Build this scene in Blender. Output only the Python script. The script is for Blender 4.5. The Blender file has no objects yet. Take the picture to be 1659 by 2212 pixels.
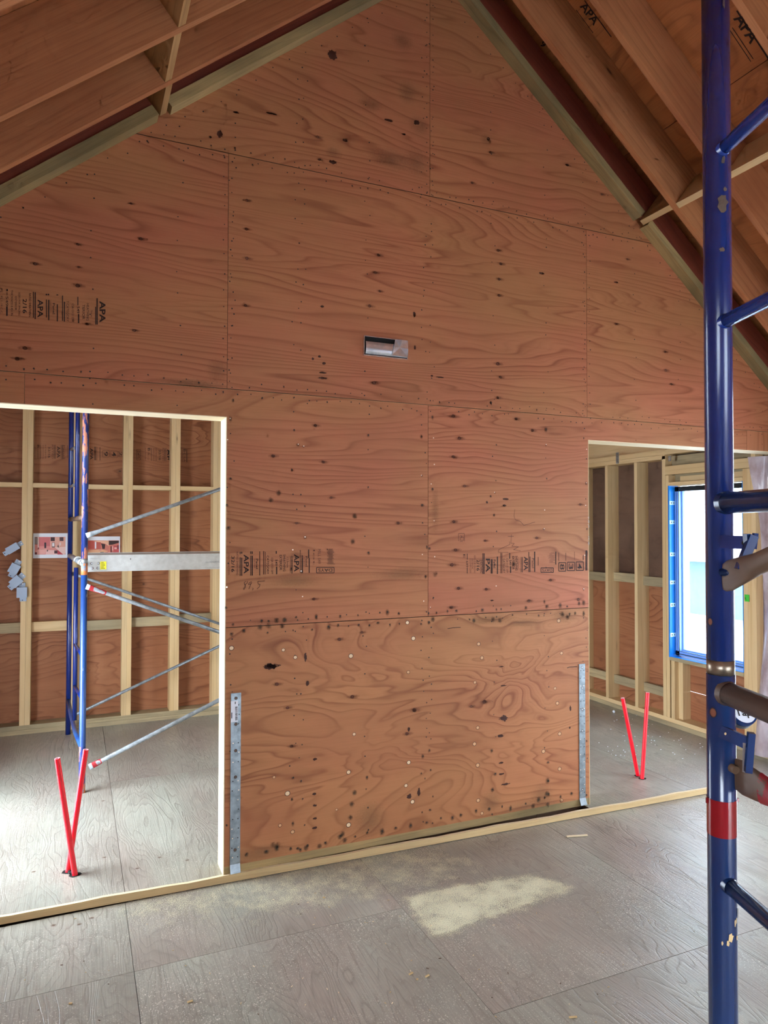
import bpy, math, random
from mathutils import Vector, Matrix
random.seed(7)
V = Vector
SC = bpy.context.scene
COL = SC.collection

# ------------------------------------------------------------------ camera model
CF, CX, CY, CZ, YAW, PITCH, ROLL = 1521.0, -0.702692, -3.6137, 1.79975, 0.412406, 0.0206887, 0.00200787
_f = V((math.sin(YAW)*math.cos(PITCH), math.cos(YAW)*math.cos(PITCH), math.sin(PITCH)))
_r = V((math.cos(YAW), -math.sin(YAW), 0)); _u = _r.cross(_f)
CR = math.cos(ROLL)*_r + math.sin(ROLL)*_u
CU = -math.sin(ROLL)*_r + math.cos(ROLL)*_u
CO = V((CX, CY, CZ))
def ray(px, py): return _f + CR*((px-829.5)/CF) - CU*((py-1106)/CF)
def at_plane(px, py, n, c):
    d = ray(px, py); n = V(n); return CO + d*((c - n.dot(CO))/n.dot(d))
def at_y(px, py, y): return at_plane(px, py, (0, 1, 0), y)
def at_z(px, py, z): return at_plane(px, py, (0, 0, 1), z)
def at_x(px, py, x): return at_plane(px, py, (1, 0, 0), x)
def at_d(px, py, d): return CO + ray(px, py)*d

cam = bpy.data.cameras.new('camera'); camo = bpy.data.objects.new('camera', cam); COL.objects.link(camo)
cam.sensor_fit = 'HORIZONTAL'; cam.sensor_width = 36; cam.lens = CF*36/1659
cam.clip_start = 0.02; cam.clip_end = 200
M = Matrix((CR, CU, -_f)).transposed().to_4x4(); M.translation = CO
camo.matrix_world = M
SC.camera = camo
SC.view_settings.view_transform = 'Standard'; SC.view_settings.look = 'None'
SC.view_settings.gamma = 1; SC.view_settings.exposure = 0.1
SC.view_settings.use_curve_mapping = False

# ------------------------------------------------------------------ materials
def lin(c):
    return tuple((v/255/12.92 if v/255 <= .04045 else ((v/255+.055)/1.055)**2.4) for v in c) + (1,)
class NT:
    def __init__(s, name):
        s.m = bpy.data.materials.new(name); s.m.use_nodes = True
        s.t = s.m.node_tree; s.t.nodes.clear()
        s.out = s.t.nodes.new('ShaderNodeOutputMaterial')
        s.b = s.t.nodes.new('ShaderNodeBsdfPrincipled')
        s.t.links.new(s.b.outputs[0], s.out.inputs[0])
    def n(s, typ, ins=None, **kw):
        x = s.t.nodes.new('ShaderNode'+typ)
        for k, v in kw.items(): setattr(x, k, v)
        for k, v in (ins or {}).items(): s.set(x.inputs[k], v)
        return x
    def set(s, sock, v):
        if isinstance(v, bpy.types.NodeSocket): s.t.links.new(v, sock)
        else: sock.default_value = v
    def math(s, op, a, b=0.0, c=None, clamp=False):
        x = s.n('Math', operation=op); x.use_clamp = clamp
        s.set(x.inputs[0], a); s.set(x.inputs[1], b)
        if c is not None: s.set(x.inputs[2], c)
        return x.outputs[0]
    def mix(s, f, a, b, mode='MIX'):
        x = s.n('Mix', data_type='RGBA', blend_type=mode)
        s.set(x.inputs[0], f); s.set(x.inputs[6], a); s.set(x.inputs[7], b)
        return x.outputs[2]
    def ramp(s, v, stops):
        x = s.n('ValToRGB'); e = x.color_ramp.elements
        while len(e) > 1: e.remove(e[-1])
        e[0].position = stops[0][0]; e[0].color = (stops[0][1],)*3+(1,)
        for p, c in stops[1:]:
            k = e.new(p); k.color = (c,)*3+(1,)
        s.set(x.inputs[0], v); return x.outputs[0]
    def noise(s, vec, scale, detail=3.0, rough=.5, dist=0.0):
        x = s.n('TexNoise'); s.set(x.inputs['Vector'], vec)
        x.inputs['Scale'].default_value = scale; x.inputs['Detail'].default_value = detail
        x.inputs['Roughness'].default_value = rough; x.inputs['Distortion'].default_value = dist
        return x.outputs[0]
    def vmul(s, vec, k):
        x = s.n('VectorMath', operation='MULTIPLY'); s.set(x.inputs[0], vec); x.inputs[1].default_value = k
        return x.outputs[0]
    def p(s, **kw):
        for k, v in kw.items(): s.set(s.b.inputs[k.replace('_', ' ')], v)
    def bump(s, h, strength, dist=.002):
        x = s.n('Bump'); x.inputs['Strength'].default_value = strength; x.inputs['Distance'].default_value = dist
        s.set(x.inputs['Height'], h); s.set(s.b.inputs['Normal'], x.outputs[0])

def wood(name, cA, cB, cD, su=.7, sv=2.6, kf=9., kv=5., line=.55, fiber=.18, rough=.62, knots=0, kn_s=(2.2, 3.2),
         dirt=None, bump=.25, specks=None, spec=.35, tint=.0):
    N = NT(name)
    uv = N.n('UVMap').outputs[0]; oi = N.n('ObjectInfo').outputs['Random']
    off = N.math('MULTIPLY', oi, 37.0)
    cb = N.n('CombineXYZ'); N.set(cb.inputs[0], off); N.set(cb.inputs[1], off); N.set(cb.inputs[2], off)
    va = N.n('VectorMath', operation='ADD'); N.set(va.inputs[0], uv); N.set(va.inputs[1], cb.outputs[0])
    vec = va.outputs[0]
    sep = N.n('SeparateXYZ'); N.set(sep.inputs[0], vec)
    F = N.noise(N.vmul(vec, (su, sv, 1)), 1.0, 3.2, .42, .5)
    val = N.math('ADD', N.math('MULTIPLY', F, kf), N.math('MULTIPLY', sep.outputs[1], kv))
    s = N.math('FRACT', val)
    ln = N.ramp(s, [(0, .3), (.07, 0), (.4, .06), (.72, .3), (.92, 1), (1.0, .3)])
    s2 = N.math('FRACT', N.math('MULTIPLY', val, 3.0)); ln = N.math('ADD', ln, N.math('MULTIPLY', N.ramp(s2, [(0, .3), (.2, 0), (.6, .2), (.9, 1), (1, .3)]), N.math('MULTIPLY', N.ramp(N.noise(N.vmul(vec, (.6, 1.6, 1)), 1.3, 2), [(.45, 0), (.65, 1)]), .35)))
    wob = N.ramp(N.noise(N.vmul(vec, (1.3, 4, 1)), 1.0, 3), [(.3, .25), (.7, 1)])
    ln = N.math('MULTIPLY', ln, wob)
    fib = N.noise(N.vmul(vec, (4, 170, 1)), 1.0, 2, .6)
    blot = N.ramp(N.noise(N.vmul(vec, (.9, 2.4, 1)), 1.0, 3), [(.35, 0), (.65, 1)])
    col = N.mix(blot, lin(cA), lin(cB))
    col = N.mix(N.math('MULTIPLY', ln, line), col, lin(cD))
    col = N.mix(N.math('MULTIPLY', N.ramp(fib, [(.45, 0), (.75, 1)]), fiber), col, lin(cD))
    h = N.math('ADD', N.math('MULTIPLY', ln, -.6), N.math('MULTIPLY', fib, .5))
    if knots:
        vo = N.n('TexVoronoi', feature='F1'); N.set(vo.inputs['Vector'], N.vmul(vec, kn_s+(1,))); vo.inputs['Scale'].default_value = 1
        pick = N.math('GREATER_THAN', N.n('SeparateColor', {0: vo.outputs['Color']}).outputs[0], 1-knots)
        k1 = N.math('MULTIPLY', N.ramp(vo.outputs['Distance'], [(0, 1), (.035, .9), (.05, .35), (.12, 0)]), pick)
        col = N.mix(N.math('MULTIPLY', k1, .85), col, lin(tuple(v*.42 for v in cD)))
    if dirt:
        dc, amt = dirt
        d = N.ramp(N.noise(N.vmul(vec, (1.1, 1.1, 1)), 1.0, 5, .62), [(.38, 0), (.68, 1)])
        col = N.mix(N.math('MULTIPLY', d, amt), col, lin(dc))
    if specks:
        sp = N.ramp(N.noise(vec, 170, 2, .6), [(.60, 0), (.66, 1)])
        area = N.ramp(N.noise(vec, 2.1, 5, .65), [(.40, .05), (.66, 1)])
        col = N.mix(N.math('MULTIPLY', N.math('MULTIPLY', sp, area), specks), col, (.8, .76, .66, 1))
    if tint:
        col = N.mix(tint, col, N.mix(oi, (.75, .72, .7, 1), (1.15, 1.05, 1, 1)), 'MULTIPLY')
    N.p(Base_Color=col, Roughness=rough, Specular_IOR_Level=spec)
    N.bump(h, bump)
    return N.m

def plain(name, c, rough=.5, metal=0., **kw):
    N = NT(name); N.p(Base_Color=lin(c), Roughness=rough, Metallic=metal)
    for k, v in kw.items(): N.p(**{k: v})
    return N.m

def paint(name, base, chip, amt=.62, scale=9, rough=.28, stretch=(1, 1, .35), coat=.3, fade=None):
    N = NT(name); tc = N.n('TexCoord').outputs['Object']
    v = N.vmul(tc, stretch)
    n = N.noise(v, scale, 6, .62)
    m = N.ramp(n, [(amt, 0), (amt+.02, 1)])
    c0 = lin(base)
    if fade:
        c0 = N.mix(N.ramp(N.noise(v, 3.5, 4, .6), [(.4, 0), (.7, 1)]), lin(base), lin(fade))
    col = N.mix(m, c0, lin(chip))
    N.p(Base_Color=col, Roughness=N.math('ADD', N.math('MULTIPLY', m, .5), rough, clamp=True), Coat_Weight=N.math('SUBTRACT', coat, N.math('MULTIPLY', m, coat), clamp=True), Coat_Roughness=.15)
    return N.m

def steel(name, c=(150, 155, 160), rough=.42, metal=.75, var=(95, 95, 92)):
    N = NT(name); tc = N.n('TexCoord').outputs['Object']
    n = N.ramp(N.noise(tc, 28, 5, .6), [(.35, 0), (.7, 1)])
    N.p(Base_Color=N.mix(n, lin(c), lin(var)), Roughness=rough, Metallic=metal)
    return N.m

def radial(name, kind, c1, c2=None, alpha=1.0, elong=0.0):
    """small round marks with their own UV disc (-1..1)"""
    N = NT(name); uv = N.n('UVMap').outputs[0]
    ln = N.n('VectorMath', operation='LENGTH'); N.set(ln.inputs[0], uv); d = ln.outputs['Value']
    oi = N.n('TexCoord').outputs['Object']
    nz = N.noise(oi, 120, 3)
    if kind == 'plug':      # pale round plug with a dark outline
        col = N.mix(N.ramp(d, [(.70, 0), (.80, 1)]), lin(c1), lin(c2))
        N.p(Base_Color=col, Roughness=.6)
        a = N.ramp(d, [(.93, 1), (1., 0)])
    elif kind == 'stain':
        col = lin(c1); N.p(Base_Color=col, Roughness=.8)
        a = N.math('MULTIPLY', N.ramp(N.math('ADD', d, N.math('MULTIPLY', N.math('SUBTRACT', nz, .5), .9)), [(.25, 1), (.95, 0)]), alpha)
    else:
        N.p(Base_Color=lin(c1), Roughness=.7)
        a = N.math('MULTIPLY', N.ramp(N.math('ADD', d, N.math('MULTIPLY', N.math('SUBTRACT', N.noise(oi, 45, 4, .7), .5), 1.6)), [(.62, 1), (.68, 0)]), alpha)
    N.p(Alpha=a)
    return N.m

MT = {}
MT['wall_ply'] = wood('wall_plywood', (180, 119, 76), (182, 107, 75), (126, 64, 36), su=.34, sv=2.4, kf=24, kv=17, line=.8, fiber=.25, bump=.12, dirt=((148, 104, 62), .35))
MT['wall_ply_wild'] = wood('wall_plywood_wild_grain', (184, 124, 79), (174, 110, 72), (124, 65, 36), su=1.0, sv=2.7, kf=18, kv=4.0, line=.9, fiber=.16, bump=.12, dirt=((156, 110, 66), .4))
MT['back_ply'] = wood('back_wall_plywood', (168, 112, 76), (156, 98, 64), (106, 58, 32), su=.7, sv=2.6, kf=16, kv=12, line=.8, fiber=.2, knots=.5, kn_s=(2.6, 4.2), bump=.15)
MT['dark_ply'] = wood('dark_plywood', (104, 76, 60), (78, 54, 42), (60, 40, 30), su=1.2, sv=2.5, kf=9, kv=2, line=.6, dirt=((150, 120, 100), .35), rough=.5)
MT['roof_ply'] = wood('roof_plywood', (196, 122, 70), (172, 102, 58), (108, 56, 30), su=.8, sv=2.2, kf=10, kv=6, line=.6, fiber=.2, knots=.25)
MT['rafter'] = wood('rafter_lumber', (190, 130, 84), (170, 108, 68), (116, 64, 38), su=.5, sv=4, kf=7, kv=22, line=.45, fiber=.3, knots=.35, kn_s=(1.6, 6.), tint=.3, dirt=((120, 60, 36), .35))
MT['red_beam'] = wood('red_engineered_lumber', (138, 66, 46), (120, 54, 38), (84, 34, 26), su=.5, sv=4, kf=7, kv=22, line=.4, fiber=.3)
MT['nailer'] = wood('weathered_nailer', (186, 156, 104), (130, 110, 70), (80, 66, 42), su=.9, sv=6, kf=5, kv=14, line=.35, fiber=.3, dirt=((96, 92, 72), .55))
MT['stud'] = wood('stud_lumber', (218, 190, 144), (208, 176, 126), (164, 124, 80), su=.4, sv=5, kf=5, kv=16, line=.35, fiber=.15, knots=.3, kn_s=(1.7, 9.), tint=.25)
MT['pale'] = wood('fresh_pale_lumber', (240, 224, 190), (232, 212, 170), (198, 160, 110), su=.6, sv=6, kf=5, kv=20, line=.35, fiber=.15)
MT['grey_wood'] = wood('grey_weathered_lumber', (196, 176, 134), (150, 134, 104), (96, 82, 60), su=.9, sv=6, kf=5, kv=14, line=.4, fiber=.3, knots=.3, dirt=((104, 98, 84), .5), tint=.3)
MT['floor'] = wood('worn_floor_plywood', (170, 172, 158), (162, 151, 140), (108, 103, 92), su=.9, sv=4.2, kf=22, kv=9, line=.6, fiber=.5, rough=.36, bump=.8, dirt=((128, 122, 112), .7), specks=.9, spec=.55)
MT['blockwood'] = wood('block_lumber', (180, 140, 92), (164, 122, 76), (110, 76, 46), su=.9, sv=6, kf=5, kv=14, line=.4, fiber=.3)
MT['strip'] = wood('strip_lumber', (216, 188, 138), (204, 174, 124), (160, 124, 80), su=.6, sv=8, kf=4, kv=20, line=.3, fiber=.25, dirt=((150, 130, 96), .35))
MT['blue'] = paint('blue_scaffold_paint', (18, 38, 104), (92, 84, 78), .70, 16, .25)
MT['blue_post'] = paint('blue_post_paint', (16, 32, 88), (104, 84, 66), .69, 13, .26, fade=(30, 48, 104))
MT['navy'] = paint('navy_post_paint', (20, 42, 84), (120, 96, 72), .72, 12, .24, fade=(30, 56, 104))
MT['blue_thin'] = paint('light_blue_paint', (38, 66, 150), (90, 90, 100), .74, 20, .25)
MT['worn_blue'] = paint('worn_blue_paint', (30, 66, 132), (206, 212, 216), .66, 22, .3, fade=(50, 96, 154), stretch=(1, 1, .3))
MT['flaked'] = paint('flaked_blue_paint', (24, 48, 116), (196, 124, 98), .54, 26, .32, stretch=(1, 1, .25))
MT['orange'] = paint('orange_worn_paint', (214, 118, 62), (120, 140, 160), .6, 30, .5)
MT['rusty'] = paint('rusty_tube', (84, 66, 54), (50, 46, 50), .62, 10, .5, stretch=(1, 1, 1), coat=.0, fade=(112, 84, 62))
MT['redpaint'] = plain('red_paint', (150, 26, 34), .45)
MT['redtape'] = plain('red_tape', (128, 16, 26), .18, Coat_Weight=.5)
MT['galv'] = steel('galvanised_steel', (186, 190, 194), .38, .8, (140, 146, 150))
MT['strap'] = steel('strap_steel', (150, 160, 166), .4, .7, (112, 120, 124))
MT['alu'] = steel('aluminium', (196, 196, 192), .45, .5, (180, 179, 174))
MT['sleeve'] = steel('worn_steel_sleeve', (168, 152, 132), .35, .85, (104, 90, 76))
MT['foil'] = steel('shiny_duct_metal', (240, 244, 248), .2, .8, (200, 206, 212))
MT['brace'] = steel('brace_steel', (168, 176, 182), .4, .45, (124, 130, 134))
MT['boxgrey'] = plain('grey_box_metal', (150, 162, 178), .5, .25)
MT['hole'] = plain('dark_hole', (14, 10, 8), .9)
MT['ink'] = plain('black_ink', (44, 24, 16), .8)
MT['inkfaint'] = plain('faint_ink', (92, 52, 34), .8)
MT['pencil'] = plain('pencil_line', (74, 42, 28), .8)
MT['pipe'] = plain('red_pipe', (236, 14, 40), .32, Coat_Weight=.3)
MT['pipeend'] = plain('pale_pipe_end', (250, 190, 196), .4)
MT['white'] = plain('white_paper', (232, 236, 244), .6)
MT['nail'] = plain('nail_head', (30, 22, 18), .6)
MT['nailshine'] = plain('bright_nail_head', (236, 214, 190), .3, .4)
MT['hole_dark'] = plain('black_foam', (24, 22, 24), .8)
MT['bluetape'] = plain('blue_membrane', (20, 128, 220), .35)
MT['clip'] = plain('pale_fixing_clip', (190, 226, 246), .4)
MT['winframe'] = plain('window_frame_blue_white', (120, 160, 220), .35)
MT['winblack'] = plain('window_frame_black', (26, 30, 36), .4)
MT['yellow'] = plain('yellow_label', (232, 222, 40), .5)
MT['green'] = plain('green_tag', (60, 190, 50), .5)
MT['snow'] = plain('snow_ground', (225, 230, 235), .9)
MT['core'] = plain('dark_cavity_wood', (88, 62, 42), .8)
MT['plug'] = radial('knot_plug', 'plug', (206, 158, 112), (70, 34, 18))
MT['plugpale'] = radial('pale_knot_plug', 'plug', (226, 196, 156), (74, 38, 22))
MT['knot'] = radial('dark_knot', 'plug', (122, 66, 42), (50, 24, 14))
MT['stain'] = radial('nail_stain', 'stain', (44, 46, 34), alpha=.6)
MT['kstain'] = radial('brown_stain', 'stain', (116, 62, 40), alpha=.45)
MT['grstain'] = radial('green_grey_stain', 'stain', (112, 96, 66), alpha=.22)
MT['tar'] = radial('dark_smear', 'tar', (66, 28, 18), alpha=.85)
def glassmat():
    N = NT('window_glass'); t = N.n('BsdfTransparent'); t.inputs[0].default_value = (.94, .98, 1, 1)
    g = N.n('BsdfGlossy'); g.inputs['Roughness'].default_value = .02
    m = N.n('MixShader'); m.inputs[0].default_value = .06
    N.t.links.new(t.outputs[0], m.inputs[1]); N.t.links.new(g.outputs[0], m.inputs[2]); N.t.links.new(m.outputs[0], N.out.inputs[0])
    return N.m
MT['glass'] = glassmat()
def plastic():
    N = NT('clear_plastic_sheeting'); tc = N.n('TexCoord').outputs['Object']
    n = N.ramp(N.noise(N.vmul(tc, (1, 1, .5)), 7, 5, .6), [(.35, 0), (.75, 1)])
    N.p(Base_Color=N.mix(n, lin((150, 128, 136)), lin((214, 204, 214))), Roughness=.22, Alpha=.82)
    N.bump(n, .5, .01)
    return N.m
MT['plastic'] = plastic()
def sawdust_mat():
    N = NT('sawdust'); uv = N.n('UVMap').outputs[0]
    nz = N.noise(uv, 260, 2, .6); big = N.noise(uv, 9, 5, .65)
    sep = N.n('SeparateXYZ'); N.set(sep.inputs[0], uv)
    vc = N.n('VertexColor', layer_name='cover').outputs[0]
    a = N.math('GREATER_THAN', N.math('ADD', N.math('ADD', N.math('MULTIPLY', N.math('SUBTRACT', nz, .5), 2.4), N.math('MULTIPLY', N.math('SUBTRACT', big, .5), 1.3)), vc), .5)
    N.p(Base_Color=N.mix(nz, lin((186, 180, 142)), lin((238, 234, 204))), Roughness=.9, Alpha=a)
    N.bump(nz, .6, .003)
    return N.m
MT['sawdust'] = sawdust_mat()

# ------------------------------------------------------------------ mesh builder
class MB:
    def __init__(s): s.v = []; s.f = []; s.mi = []; s.uv = []; s.sm = []; s.mats = []
    def mat(s, m):
        if m not in s.mats: s.mats.append(m)
        return s.mats.index(m)
    def face(s, pts, m, uv, smooth=False):
        b = len(s.v); s.v += [tuple(p) for p in pts]
        s.f.append(tuple(range(b, b+len(pts)))); s.mi.append(s.mat(m)); s.uv.append([tuple(q) for q in uv]); s.sm.append(smooth)
    def obox(s, o, ax, ay, az, m, grain=None, uo=None):
        """box with corner o and edge vectors ax ay az; uv in metres with u along the grain axis"""
        o = V(o); A = [V(ax), V(ay), V(az)]
        if A[0].cross(A[1]).dot(A[2]) < 0: A[0], A[1] = A[1], A[0]; grain = {0: 1, 1: 0, 2: 2, None: None}[grain]
        L = [a.length for a in A]
        if grain is None: grain = L.index(max(L))
        if uo is None: uo = (random.uniform(0, 50), random.uniform(0, 50))
        def P(i, j, k): return o + A[0]*i + A[1]*j + A[2]*k
        quads = [((0,0,0),(0,1,0),(1,1,0),(1,0,0)), ((0,0,1),(1,0,1),(1,1,1),(0,1,1)), ((0,0,0),(1,0,0),(1,0,1),(0,0,1)),
                 ((0,1,0),(0,1,1),(1,1,1),(1,1,0)), ((0,0,0),(0,0,1),(0,1,1),(0,1,0)), ((1,0,0),(1,1,0),(1,1,1),(1,0,1))]
        oth = [i for i in range(3) if i != grain]
        for q in quads:
            uvs = [(uo[0]+c[grain]*L[grain], uo[1]+c[oth[0]]*L[oth[0]]+c[oth[1]]*L[oth[1]]*1.0) for c in q]
            s.face([P(*c) for c in q], m, uvs)
    def box(s, x0, x1, y0, y1, z0, z1, m, grain=None, uo=None):
        s.obox((x0, y0, z0), (x1-x0, 0, 0), (0, y1-y0, 0), (0, 0, z1-z0), m, grain, uo)
    def beam(s, p0, p1, up, w, h, m, h0=0.0, w0=None):
        p0, p1, up = V(p0), V(p1), V(up).normalized(); d = (p1-p0)
        up = (up - up.project(d)).normalized(); side = d.normalized().cross(up)
        if w0 is None: w0 = -w/2
        s.obox(p0+up*h0+side*w0, d, side*w, up*h, m, 0)
    def prism(s, poly, y0, y1, m, m_edge=None, uo=None, vert=False):
        """polygon in x,z extruded from y0 to y1 (front face at y0, towards -y)"""
        m_edge = m_edge or m
        if uo is None: uo = (random.uniform(0, 50), random.uniform(0, 50))
        U = (lambda x, z: (uo[0]+z, uo[1]+x)) if vert else (lambda x, z: (uo[0]+x, uo[1]+z))
        ar = sum(poly[i][0]*poly[(i+1) % len(poly)][1]-poly[(i+1) % len(poly)][0]*poly[i][1] for i in range(len(poly)))
        if ar < 0: poly = poly[::-1]
        s.face([(x, y0, z) for x, z in poly], m, [U(x, z) for x, z in poly])
        s.face([(x, y1, z) for x, z in poly[::-1]], m, [U(x, z) for x, z in poly[::-1]])
        for i in range(len(poly)):
            a, b = poly[i], poly[(i+1) % len(poly)]; L = math.hypot(b[0]-a[0], b[1]-a[1])
            s.face([(a[0], y1, a[1]), (b[0], y1, b[1]), (b[0], y0, b[1]), (a[0], y0, a[1])], m_edge,
                   [(uo[0], uo[1]+.1), (uo[0]+L, uo[1]+.1), (uo[0]+L, uo[1]), (uo[0], uo[1])])
    def tube(s, p0, p1, r, m, r1=None, seg=20, cap=True, flat=None):
        s.path([p0, p1], [r, r if r1 is None else r1], m, seg, cap, flat)
    def path(s, pts, rs, m, seg=16, cap=True, flat=None):
        pts = [V(p) for p in pts]; n = len(pts)
        if not isinstance(rs, (list, tuple)): rs = [rs]*n
        T = []
        for i in range(n):
            a = pts[max(0, i-1)]; b = pts[min(n-1, i+1)]; T.append((b-a).normalized())
        up = V((0, 0, 1)) if abs(T[0].z) < .9 else V((0, 1, 0))
        x = T[0].cross(up).normalized(); rings = []; ln = 0
        for i in range(n):
            x = (x - x.project(T[i])).normalized(); y = T[i].cross(x)
            fx, fy = (flat[i] if flat else (1, 1))
            if i: ln += (pts[i]-pts[i-1]).length
            rings.append(([pts[i] + x*(math.cos(2*math.pi*k/seg)*rs[i]*fx) + y*(math.sin(2*math.pi*k/seg)*rs[i]*fy) for k in range(seg)], ln))
        for i in range(n-1):
            (a, la), (b, lb) = rings[i], rings[i+1]
            for k in range(seg):
                k2 = (k+1) % seg
                s.face([a[k], a[k2], b[k2], b[k]], m, [(la, k*.01), (la, k*.01+.01), (lb, k*.01+.01), (lb, k*.01)], True)
        if cap:
            s.face(rings[0][0][::-1], m, [(0, 0)]*seg); s.face(rings[-1][0], m, [(0, 0)]*seg)
    def disc(s, c, n, ux, rx, ry, m, seg=18, ph=0):
        c, n, ux = V(c), V(n).normalized(), V(ux).normalized(); uy = n.cross(ux)
        P = []; U = []
        for k in range(seg):
            a = 2*math.pi*k/seg
            P.append(c+ux*(math.cos(a)*rx)+uy*(math.sin(a)*ry)); U.append((math.cos(a), math.sin(a)))
        s.face(P, m, U)
    def text(s, txt, o, bx, by, m, size=None, length=None, bold=0.0, shear=0.0):
        """flat lettering: o = start of the baseline, bx = reading direction, by = up direction of letters"""
        me, w = text_mesh(txt, bold, shear); bx, by, o = V(bx).normalized(), V(by).normalized(), V(o)
        if length and size: kx, ky = length/max(w, 1e-6), size
        elif length: kx = ky = length/max(w, 1e-6)
        else: kx = ky = size
        base = len(s.v); i = s.mat(m)
        for v in me[0]: s.v.append(tuple(o+bx*(v[0]*kx)+by*(v[1]*ky)))
        for p in me[1]:
            s.f.append(tuple(base+q for q in p)); s.mi.append(i); s.uv.append([(0, 0)]*len(p)); s.sm.append(False)
    def build(s, name, parent=None, origin=None, cover=None):
        o = V(origin) if origin is not None else None
        if o is None:
            xs = list(zip(*s.v)); o = V(((min(xs[0])+max(xs[0]))/2, (min(xs[1])+max(xs[1]))/2, min(xs[2])))
        me = bpy.data.meshes.new(name)
        # weld the smooth rings for proper normals
        key = {}; idx = []; nv = []
        for v in s.v:
            k = (round(v[0], 6), round(v[1], 6), round(v[2], 6))
            if k not in key: key[k] = len(nv); nv.append((v[0]-o.x, v[1]-o.y, v[2]-o.z))
            idx.append(key[k])
        fs = []; keep = []
        for i, f in enumerate(s.f):
            g = [idx[q] for q in f]
            if len(set(g)) == len(g): fs.append(g); keep.append(i)
        me.from_pydata(nv, [], fs)
        for m in s.mats: me.materials.append(MT[m])
        me.polygons.foreach_set('material_index', [s.mi[i] for i in keep])
        me.polygons.foreach_set('use_smooth', [s.sm[i] for i in keep])
        ul = me.uv_layers.new(name='UVMap')
        flat = []
        for i in keep:
            for q in s.uv[i]: flat += [q[0], q[1]]
        ul.data.foreach_set('uv', flat)
        if cover:
            at = me.color_attributes.new('cover', 'FLOAT_COLOR', 'POINT')
            for i, v in enumerate(nv): c = cover(v[0]+o.x, v[1]+o.y); at.data[i].color = (c, c, c, 1)
        me.update()
        ob = bpy.data.objects.new(name, me); COL.objects.link(ob)
        if parent is not None:
            ob.parent = parent; ob.location = o - gloc(parent)
        else: ob.location = o
        return ob
def gloc(o):
    p = V(o.location)
    while o.parent: o = o.parent; p = p + V(o.location)
    return p
_TC = {}
def text_mesh(txt, bold, shear):
    k = (txt, bold, shear)
    if k in _TC: return _TC[k]
    cu = bpy.data.curves.new('t', 'FONT'); cu.body = txt; cu.size = 1.0; cu.offset = bold; cu.shear = shear; cu.resolution_u = 3
    ob = bpy.data.objects.new('t', cu); COL.objects.link(ob)
    bpy.context.view_layer.update()
    me = bpy.data.meshes.new_from_object(ob.evaluated_get(bpy.context.evaluated_depsgraph_get()))
    vs = [(v.co.x, v.co.y) for v in me.vertices]; fs = [tuple(p.vertices) for p in me.polygons]
    x0 = min(v[0] for v in vs); w = max(v[0] for v in vs)-x0
    vs = [((v[0]-x0), v[1]) for v in vs]
    bpy.data.objects.remove(ob); bpy.data.curves.remove(cu); bpy.data.meshes.remove(me)
    _TC[k] = ((vs, fs), w); return _TC[k]
def empty(name, loc, **kw):
    o = bpy.data.objects.new(name, None); COL.objects.link(o); o.location = loc; o.empty_display_size = .1
    return tag(o, **kw)
def tag(o, label=None, cat=None, group=None, kind=None):
    if label: o['label'] = label
    if cat: o['category'] = cat
    if group: o['group'] = group
    if kind: o['kind'] = kind
    return o

# ------------------------------------------------------------------ dimensions
XL, XR = -1.75, 4.14          # inner faces of the side walls
YN, YB = -6.4, 3.10           # near end of the room, front face of the back studs
ZT = .035                     # raised floor of the far room
W = 2.309                     # width of the solid wall between the two openings
HZ = 2.36                     # underside of the headers
SL = .81; TH = math.atan(SL); XC = 1.2; ZC = 5.06
H = .375                      # vertical depth of the rafters
def zr(x, h=0.0): return ZC + h - SL*abs(x-XC)
S1, S2, S3 = 1.284, 2.503, 3.723   # horizontal sheet seams

# ------------------------------------------------------------------ floors
fl = MB(); fl.box(XL-.3, XR+.3, YN-.2, 3.5, -.25, -.02, 'core')
floor = tag(fl.build('floor', origin=(0, 0, -.02)), kind='structure')
sx = [-1.8, -.469, .728, 1.92, 3.13, 4.3]
def sheet_top(x0, x1, y0, y1, zt, name='floor_sheet'):
    m = MB(); g = .0012
    m.box(x0+g, x1-g, y0+g, y1-g, zt-.019, zt, 'floor', grain=1)
    return m.build(name, floor)
rows = {0: [-6.5, -4.6, -3.0, -.57, -.02], 1: [-6.5, -3.0, -.57, -.02], 2: [-6.5, -5., -1.36, -.02], 3: [-6.5, -3.6, -1.36, -.02], 4: [-6.5, -2.6, -.02]}
for i in range(5):
    yy = rows[i]
    for a, b in zip(yy[:-1], yy[1:]):
        if b == -.02: b = .0 if i < 2 else -.02
        sheet_top(sx[i], sx[i+1], a, b, 0.0)
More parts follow.
